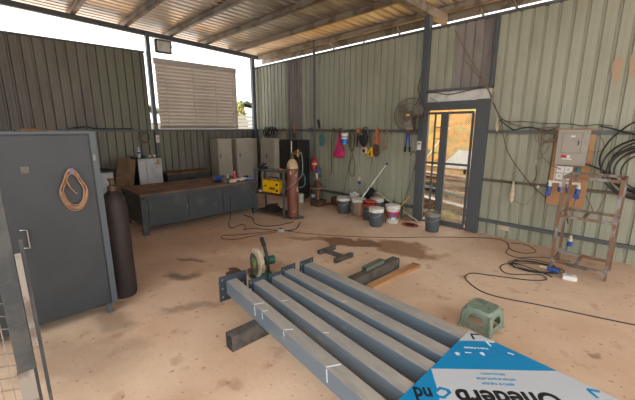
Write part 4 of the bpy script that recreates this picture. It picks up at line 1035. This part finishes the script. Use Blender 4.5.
t = thing('socket_box', 'white socket box lying on the floor by the frame foot', 'socket', (-.60, 4.70, 0), R(15))
MB().box(-.07, .07, -.05, .05, 0, .05).build('body', 'white_plastic', t, bevel=.006)
MB().box(-.03, .03, -.02, .02, .05, .054).build('plate', 'fridge_white', t)
cable('floor_cord', [(-3.7, 3.83, .006), (-3.0, 4.4, .006), (-2.55, 4.9, .006), (-2.1, 5.35, .006), (-1.75, 5.62, .006), (-1.55, 5.58, .006), (-1.40, 5.28, .006), (-1.22, 5.25, .006), (-1.12, 5.45, .006), (-1.3, 5.66, .006), (-1.5, 5.60, .006)], .005, 'cable_brown', 'brown cord running along the floor from the stain past the doorway')
cable('floor_cord', [(-1.55, 5.58, .005), (-1.45, 5.35, .005), (-1.40, 5.08, .005), (-1.25, 5.0, .005), (-1.1, 5.15, .005), (-.95, 5.28, .005), (-.7, 5.35, .005)], .005, 'cable_brown', 'brown cord looping on the floor towards the frame back legs')
cable('floor_cord', [(-5.80, 3.22, .5), (-5.78, 3.2, .2), (-5.74, 3.15, .007), (-5.45, 2.96, .006), (-5.2, 2.88, .006), (-5.28, 3.12, .006), (-5.08, 3.10, .006), (-4.96, 2.98, .006), (-4.92, 3.14, .006), (-4.72, 3.26, .006), (-4.5, 3.40, .006)], .006, 'cable_black', 'black cord dropping from the workbench and zigzagging on the floor')
cable('floor_cord', [(-5.80, 3.50, .02), (-5.5, 3.52, .006), (-5.30, 3.40, .006), (-5.08, 3.33, .006), (-4.88, 3.38, .006), (-4.76, 3.6, .006), (-4.74, 3.92, .006)], .007, 'cable_black', 'black cord curved on the floor in front of the rack')
cable('floor_cord', [(-4.5, 3.40, .006), (-4.62, 3.1, .006), (-4.78, 2.75, .006), (-4.92, 2.55, .006), (-4.78, 2.48, .006), (-4.60, 2.62, .006), (-4.56, 2.9, .006), (-4.46, 3.3, .006)], .006, 'cable_brown', 'brown looped cord on the open floor left of the saw')
cable('floor_cord', [(-4.42, 3.44, .01), (-4.35, 3.6, .006), (-4.42, 3.75, .006), (-4.55, 3.9, .006), (-4.66, 4.02, .006)], .007, 'cable_black', 'short black cord from the floor socket to the dolly')
cable('floor_cord', [(-4.40, 3.46, .01), (-4.1, 3.6, .006), (-3.9, 3.72, .006), (-3.7, 3.83, .006)], .005, 'cable_brown', 'brown cord leaving the floor socket to the right')
t = thing('socket_box', 'small grey socket box on the floor near the rack', 'socket', (-4.46, 3.42, 0), R(25))
MB().box(-.05, .05, -.04, .04, 0, .04).build('body', 'fridge_white', t, bevel=.004)
MB().box(-.04, .0, -.03, .02, .04, .05).build('plug', 'black_rubber', t)
cable('weld_lead', [(-5.95, 3.7, .70), (-5.77, 3.62, .60), (-5.76, 3.72, .45), (-5.7, 3.95, .30), (-5.6, 3.98, .24)], .007, 'cable_grey', 'grey lead hanging from the workbench end to the rack')

# ------------------------------------------------------------------ steel beams
sup = thing('box_tube', 'long flat rusty-grey steel tube lying under the blue-grey beams', 'steel tube', (-2.22, 1.15, 0), R(0))
mb = MB(); w2, hh, tt, Ls = .05, .133, .005, 2.38
ring = lambda y: [(-w2, y, 0), (w2, y, 0), (w2, y, hh), (-w2, y, hh), (-w2+tt, y, tt), (w2-tt, y, tt), (w2-tt, y, hh-tt), (-w2+tt, y, hh-tt)]
mb.add(ring(0)+ring(Ls), [(0,1,9,8),(1,2,10,9),(2,3,11,10),(3,0,8,11),(4,12,13,5),(5,13,14,6),(6,14,15,7),(7,15,12,4),(0,4,5,1),(1,5,6,2),(2,6,7,3),(3,7,4,0),(8,9,13,12),(9,10,14,13),(10,11,15,14),(11,8,12,15)])
mb.build('tube', 'support_steel', sup)

def plate_mesh(w, h, t, holes, hr):
    cu = bpy.data.curves.new('c', 'CURVE'); cu.dimensions = '2D'; cu.fill_mode = 'BOTH'; cu.extrude = t/2
    s = cu.splines.new('POLY'); s.points.add(3); s.use_cyclic_u = True
    for p, (x, y) in zip(s.points, ((0, 0), (w, 0), (w, h), (0, h))): p.co = (x, y, 0, 1)
    for (hx, hy) in holes:
        s = cu.splines.new('POLY'); s.points.add(11); s.use_cyclic_u = True
        for i, p in enumerate(s.points):
            a = i*math.pi/6; p.co = (hx+hr*math.cos(a), hy+hr*math.sin(a), 0, 1)
    ob = bpy.data.objects.new('tmp', cu); COL.objects.link(ob)
    dg = bpy.context.evaluated_depsgraph_get()
    me = bpy.data.meshes.new_from_object(ob.evaluated_get(dg)); bpy.data.objects.remove(ob)
    return me
SL = math.atan(.05)
def beam(i, xa, ya, slope, width, label, pw, ph, po, pz):
    zt_ = .164 - .05*xa                         # top surface height at the near end
    L = 3.0
    t = thing('steel_beam', label, 'steel beam', (xa, ya, zt_), group='painted beams laid side by side', rot=(0, SL, slope))
    h = .138
    b = MB().box(.008, L, 0, width, -h, 0).build('tube', 'beam_paint', t, bevel=.004)
    me = plate_mesh(pw, ph, .008, [(pw*a, ph*c) for a in (.12, .88) for c in (.15, .5, .85)], .011)
    o = bpy.data.objects.new('end_plate', me); COL.objects.link(o); o.parent = t; me.materials.append(M['plate_steel'])
    # curve plane xy -> beam yz
    o.matrix_local = Matrix(((0, 0, 1, .004), (1, 0, 0, po), (0, 1, 0, pz), (0, 0, 0, 1)))
    return t
labs = ['leftmost blue-grey beam with a large drilled end plate and chalk marks', 'second blue-grey beam from the left with chalk streaks', 'middle one of five blue-grey steel beams', 'fourth blue-grey beam, next to the rightmost one', 'rightmost blue-grey beam, nearest the green stool']
spec = [(-2.79, 1.45, -.065, .11, .29, .26, -.07, -.205), (-2.60, 1.635, -.045, .115, .20, .20, -.05, -.165), (-2.57, 1.83, .0, .11, .17, .20, -.03, -.165), (-2.60, 2.005, .018, .125, .19, .21, -.03, -.165), (-2.58, 2.27, .035, .125, .20, .24, -.06, -.19)]
beams = []
for i, (xa, ya, sl, wd_, pw, ph, po, pz) in enumerate(spec):
    beams.append(beam(i, xa, ya, sl, wd_, labs[i], pw, ph, po, pz))
# chalk marks: real thin strokes on the steel
def strokes(parent, segs, w=.010):
    mb = MB()
    for a, b in segs: mb.bar(a, b, w, .0012)
    return mb.build('chalk_mark', 'sheet_white', parent, label='white chalk stroke')
strokes(beams[0], [((.53, .006, .0004), (.56, .09, .0004)), ((.66, .01, .0004), (.68, .05, .0004)), ((.97, .012, .0004), (1.01, .07, .0004)), ((1.46, .008, .0004), (1.50, .10, .0004))], .010)
mb = MB()
for x, l in ((.55, .09), (.67, .06), (.98, .04), (1.47, .10)): mb.bar((x, -.0004, -.004), (x+.012, -.0004, -l), .0012, .008, up=(1, 0, 0))
mb.build('chalk_mark', 'sheet_white', beams[0], label='white chalk streak down the side')
strokes(beams[1], [((.45, .02, .0004), (.47, .07, .0004)), ((1.0, .01, .0004), (1.03, .04, .0004))], .007)
strokes(beams[3], [((.8, .01, .0004), (.82, .05, .0004))], .006)

# short channel on the long tube, plank, welded H piece
M['channel_paint'] = mat('channel_paint', (112, 120, 110), 0.5, 0.2)
ccl = thing('steel_channel', 'short green-grey channel offcut lying on the long tube far end', 'steel offcut', (-2.24, 2.90, .133), R(2))
MB().box(-.035, .035, 0, .36, .0, .005).box(-.035, -.03, 0, .36, .005, .045).box(.03, .035, 0, .36, .005, .045).box(-.035, .035, 0, .36, .04, .045).build('channel', 'channel_paint', ccl)
t = thing('wood_plank', 'orange-brown wooden plank with a charred end beside the long tube', 'plank', (-2.085, 2.80, 0), R(-2.5))
MB().box(-.055, .05, 0, .95, 0, .035).build('board', 'plank', t, bevel=.003)
MB().box(-.0555, .0505, .89, .951, -.0, .0355).build('end', 'dark_wood', t, label='dark charred end')
hp = thing('welded_bracket', 'H-shaped welded steel piece lying on the stained floor', 'steel bracket', (-3.22, 3.12, 0), R(0))
MB().box(-.03, .03, 0, .32, 0, .055).build('bar', 'support_steel', hp, bevel=.003)
MB().box(.34, .40, -.06, .28, 0, .055).build('bar', 'support_steel', hp, bevel=.003)
MB().box(.03, .34, .10, .155, 0, .05).build('crossbar', 'support_steel', hp, bevel=.003)

# chop saw
sw = thing('chop_saw', 'green cut-off saw with a cream guard at the beam ends', 'saw', (-3.06, 2.06, 0), R(-12))
MB().box(-.20, .16, -.10, .16, 0, .03).build('base', 'saw_green', sw, bevel=.006)
MB().lathe([(.005, -.03), (.165, -.03), (.172, -.024), (.172, .02), (.165, .026), (.005, .026)], c=(-.10, -.02, .205), n=32, axis='y').build('guard', 'saw_guard', sw, smooth=True)
MB().lathe([(.06, -.044), (.066, -.036)], c=(-.12, -.02, .19), n=20, axis='y').build('hub', 'leaf_green', sw, smooth=True)
MB().lathe([(.005, -.058), (.03, -.058), (.035, -.044)], c=(-.12, -.02, .19), n=16, axis='y').build('flange', 'rust', sw, smooth=True)
MB().lathe([(.02, -.036), (.135, -.035), (.135, -.033), (.02, -.031)], c=(-.13, -.02, .175), n=32, axis='y').build('disc', 'steel_dull', sw, smooth=True)
MB().cone((-.01, .03, .24), (-.01, .15, .24), .052, .05, 20).build('motor', 'saw_green', sw, smooth=True)
MB().tube([(.07, .04, .08), (.06, .04, .26), (.0, .04, .38), (-.08, .04, .47)], .02, n=8).build('arm', 'black_rubber', sw, smooth=True)
MB().cone((-.03, .04, .42), (-.10, .04, .495), .026, .023, 10).build('handle', 'black_rubber', sw, smooth=True)
MB().box(-.02, .09, -.03, .08, .03, .13).build('pivot', 'saw_green', sw, bevel=.008)
MB().box(-.25, -.14, -.10, .02, .03, .09).build('vise', 'grime', sw, bevel=.01)
tag(MB().blob((0, 0, .02), .13, .10, .03, 9, .25, 14).build('metal_swarf', 'grime', loc=(-3.46, 1.93, .0), smooth=True), 'small dark pile of grinding dust beside the saw', 'dust', kind='stuff')

# ------------------------------------------------------------------ plastic stool
st = thing('plastic_stool', 'low green plastic stool on the floor behind the printed sheet', 'stool', (-.945, 2.955, 0), R(-4))
Hs = .205; a_, b_2 = .135, .115
def rrect(r, c, z, n=5):
    out = []
    for (sx, sy, a0) in ((1, 1, 0), (-1, 1, 90), (-1, -1, 180), (1, -1, 270)):
        for i in range(n+1):
            an = R(a0+90*i/n); out.append((sx*(r-c)+c*math.cos(an), sy*(r-c)+c*math.sin(an), z))
    return out
def ring_at(z):
    f = (Hs-z)/Hs; return .116+.022*f
mb = MB(); rings = [rrect(.122, .05, Hs-.035), rrect(.119, .05, Hs-.012), rrect(.108, .045, Hs), rrect(.03, .02, Hs+.003)]
n = len(rings[0]); vs = sum(rings, []); vs += rrect(.03, .02, Hs-.006)+rrect(.104, .045, Hs-.010)+rrect(.116, .048, Hs-.035)
m_ = 7
fs = [(k*n+i, k*n+(i+1) % n, ((k+1) % m_)*n+(i+1) % n, ((k+1) % m_)*n+i) for k in range(m_) for i in range(n) if k != 3]
fs.append(tuple(range(3*n, 4*n))); fs.append(tuple(reversed(range(4*n, 5*n))))
mb.add(vs, fs).build('seat', 'stool_green', st, smooth=True)
ad = MB()
for i in range(8):
    an = i*math.pi/4+.39; ad.bar((.02*math.cos(an), .02*math.sin(an), Hs+.003), (.085*math.cos(an), .085*math.sin(an), Hs+.002), .010, .006)
ad.build('seat_ridge', 'stool_green', st)
def poly_mesh(outer, holes, t):
    cu = bpy.data.curves.new('c', 'CURVE'); cu.dimensions = '2D'; cu.fill_mode = 'BOTH'; cu.extrude = t/2
    for poly in [outer]+holes:
        s = cu.splines.new('POLY'); s.points.add(len(poly)-1); s.use_cyclic_u = True
        for p, (x, y) in zip(s.points, poly): p.co = (x, y, 0, 1)
    ob = bpy.data.objects.new('tmp', cu); COL.objects.link(ob)
    dg = bpy.context.evaluated_depsgraph_get()
    me = bpy.data.meshes.new_from_object(ob.evaluated_get(dg)); bpy.data.objects.remove(ob)
    return me
for k in range(4):
    hp_ = Hs-.02
    outer = [(-.100, hp_), (.100, hp_), (.122, .012), (.124, 0), (.092, 0), (.084, .022), (-.084, .022), (-.092, 0), (-.124, 0), (-.122, .012)]
    hole = [(-.074, .066), (.074, .066), (.066, .118), (.048, .142), (-.048, .142), (-.066, .118)]
    me = poly_mesh(outer, [hole], .005)
    o = bpy.data.objects.new('leg_panel', me); COL.objects.link(o); o.parent = st; me.materials.append(M['stool_green'])
    tilt = math.atan(.024/Hs)
    o.matrix_local = Matrix.Rotation(k*math.pi/2, 4, 'Z') @ Matrix.Translation((0, -.137, 0)) @ Matrix.Rotation(R(90)-tilt, 4, 'X')
for k in range(4):
    sx, sy = ((1, 1), (-1, 1), (-1, -1), (1, -1))[k]
    MB().tube([(sx*.112, sy*.112, Hs-.03), (sx*.120, sy*.120, Hs*.5), (sx*.128, sy*.128, .006)], .016, n=10, smooth=False).build('leg', 'stool_green', st, smooth=True)
for k in range(4):
    sx, sy = ((1, 1), (-1, 1), (-1, -1), (1, -1))[k]
    MB().lathe([(.022, 0), (.022, .012), (.016, .016)], c=(sx*.128, sy*.128, 0), n=12).build('foot', 'stool_green', st)

# ------------------------------------------------------------------ printed composite sheet
sh = thing('printed_panel', 'blue and pale grey printed composite sheet lying on the beams', 'sheet', (-.87, 2.475, .164+.05*.87+.001), rot=(0, SL, 0))
MB().box(0, 2.44, -1.22, 0, 0, .004).build('panel', 'sheet_pale', sh)
def decal(poly, m, name='print', z=.0042, label=None):
    return MB().prism(poly, z, z+.0003).build(name, m, sh, label=label)
decal([(0, -.19), (.183, 0), (.575, 0), (0, -.615)], 'sheet_blue', label='blue printed band')
decal([(0, -.61), (.105, -.735), (.175, -.83), (.175, -1.219), (0, -1.219)], 'sheet_blue', label='blue printed corner')
def chevron(A, B, C_, m, w=.014):
    A, B, C_ = Vector((*A, .0048)), Vector((*B, .0048)), Vector((*C_, .0048))
    MB().bar(A, A+(B-A)*1.0, w, .0004).bar(A, A+(C_-A)*1.0, w, .0004).build('arrow_mark', m, sh)
chevron((.028, -.042), (.074, -.002), (.070, -.088), 'sheet_ink', .016)
chevron((.140, -.045), (.186, -.008), (.186, -.075), 'sheet_white')
chevron((.738, -.045), (.796, -.010), (.796, -.082), 'sheet_blue', .02)
def text(s, start, end, m, maxh=1.0, z=.0046, bold=0.0, heavy=0.0):
    """lay a line of lettering on the sheet so that it runs from start to end (sheet coordinates)"""
    cu = bpy.data.curves.new('t', 'FONT'); cu.body = s; cu.size = 1; cu.extrude = 0; cu.offset = bold
    ob = bpy.data.objects.new('tmp', cu); COL.objects.link(ob)
    dg = bpy.context.evaluated_depsgraph_get()
    me = bpy.data.meshes.new_from_object(ob.evaluated_get(dg)); bpy.data.objects.remove(ob)
    if heavy:
        bm = bmesh.new(); base = me.copy()
        for k, (dx, dy) in enumerate(((0, 0), (heavy, 0), (-heavy, 0), (0, heavy), (0, -heavy), (heavy*.7, heavy*.7), (-heavy*.7, -heavy*.7), (heavy*.7, -heavy*.7), (-heavy*.7, heavy*.7))):
            n0 = len(bm.verts); bm.from_mesh(base); bm.verts.ensure_lookup_table()
            for v in bm.verts[n0:]: v.co.x += dx; v.co.y += dy; v.co.z = k*.00001
        bm.to_mesh(me); bm.free()
    xs = [v.co.x for v in me.vertices]; x0, x1 = min(xs), max(xs)
    a, b = Vector((*start, 0)), Vector((*end, 0)); L = (b-a).length; k = L/(x1-x0); ky = k*maxh
    ux = (b-a).normalized(); uy = Vector((-ux.y, ux.x, 0))
    for v in me.vertices:
        p = a+ux*(v.co.x-x0)*k+uy*v.co.y*ky; v.co = (p.x, p.y, z+v.co.z)
    me.materials.append(M[m]); o = bpy.data.objects.new('lettering', me); COL.objects.link(o); o.parent = sh
    return o
text('Onederb', (.615, -.235), (.180, -.675), 'sheet_ink', heavy=.034)
text('nd', (.078, -.770), (.004, -.846), 'sheet_ink', heavy=.03, maxh=1.25)
text('INSTALLATION', (.345, -.295), (.235, -.405), 'sheet_blue', heavy=.035)
text('WITHIN 45 DAYS AFTER', (.408, -.29), (.230, -.47), 'sheet_blue', heavy=.035)
text('REMOVE THE FILM', (.412, -.345), (.272, -.485), 'sheet_blue', heavy=.035)
text('Made in Malaysia', (.175, -.115), (.055, -.232), 'sheet_white', heavy=.03)
# hexagonal arrow emblem between letters: blue ring with a pale core
hx = [(.104, -.795), (.114, -.716), (.162, -.692), (.185, -.706), (.177, -.780), (.142, -.808)]
ctr = (sum(p[0] for p in hx)/6, sum(p[1] for p in hx)/6)
decal(hx, 'sheet_blue', 'emblem', .0047, 'blue six-sided emblem')
decal([(ctr[0]+(x-ctr[0])*.55, ctr[1]+(y-ctr[1])*.55) for x, y in hx], 'sheet_pale', 'emblem', .0051)
# row of small pictograms
def pic(cx, cy, shp):
    mb = MB(); u = Vector((.707, .707, 0)); v = Vector((.707, -.707, 0)); c = Vector((cx, cy, .0047))
    for (a, b, w) in shp: mb.bar(c+u*a[0]+v*a[1], c+u*b[0]+v*b[1], w, .0004)
    mb.build('pictogram', 'sheet_white', sh)
pic(.053, -.335, [((-.018, 0), (.018, 0), .010), ((0, -.012), (0, .02), .010), ((-.012, .012), (.012, .02), .008)])
pic(.103, -.27, [((-.022, 0), (.022, 0), .008)])
pic(.172, -.205, [((-.014, 0), (.014, 0), .022), ((-.004, .016), (.010, .016), .012)])
pic(.310, -.05, [((-.02, -.008), (.016, .010), .012)])
def frame(cx, cy):
    mb = MB(); u = Vector((.707, .707, 0)); v = Vector((.707, -.707, 0)); c = Vector((cx, cy, .0046)); h = .032; k = .022
    for a, b in (((-h, -k), (h, -k)), ((-h, k), (h, k)), ((-h, -k), (-h, k)), ((h, -k), (h, k))):
        mb.bar(c+u*a[0]+v*a[1], c+u*b[0]+v*b[1], .003, .0003)
    mb.build('pictogram_frame', 'label_blue', sh)
for cx, cy in ((.053, -.335), (.103, -.27), (.172, -.205), (.225, -.145), (.27, -.10), (.310, -.05)): frame(cx, cy)

# ------------------------------------------------------------------ light
w = bpy.data.worlds.new('World'); sc.world = w; w.use_nodes = True
bg = w.node_tree.nodes['Background']
bg.inputs['Color'].default_value = (.97, .985, 1.0, 1); bg.inputs['Strength'].default_value = 1.5
sun = bpy.data.lights.new('sun', 'SUN'); sun.energy = 1.0; sun.angle = R(40); sun.color = (1, .95, .88)
so = bpy.data.objects.new('sun', sun); COL.objects.link(so)
so.rotation_euler = (R(38), R(18), 0)

# ------------------------------------------------------------------ camera
cam = bpy.data.cameras.new('camera'); co = bpy.data.objects.new('camera', cam); COL.objects.link(co)
cam.sensor_width = 36; cam.sensor_fit = 'HORIZONTAL'; cam.lens = 336.154/635*36; cam.clip_start = .02
co.location = (0, 0, 1.75); co.rotation_euler = (R(90-12.1275), 0, R(46.139))
sc.camera = co
sc.view_settings.view_transform = 'Standard'; sc.view_settings.look = 'None'
sc.view_settings.gamma = 1; sc.view_settings.use_curve_mapping = False
sc.view_settings.exposure = 1.1
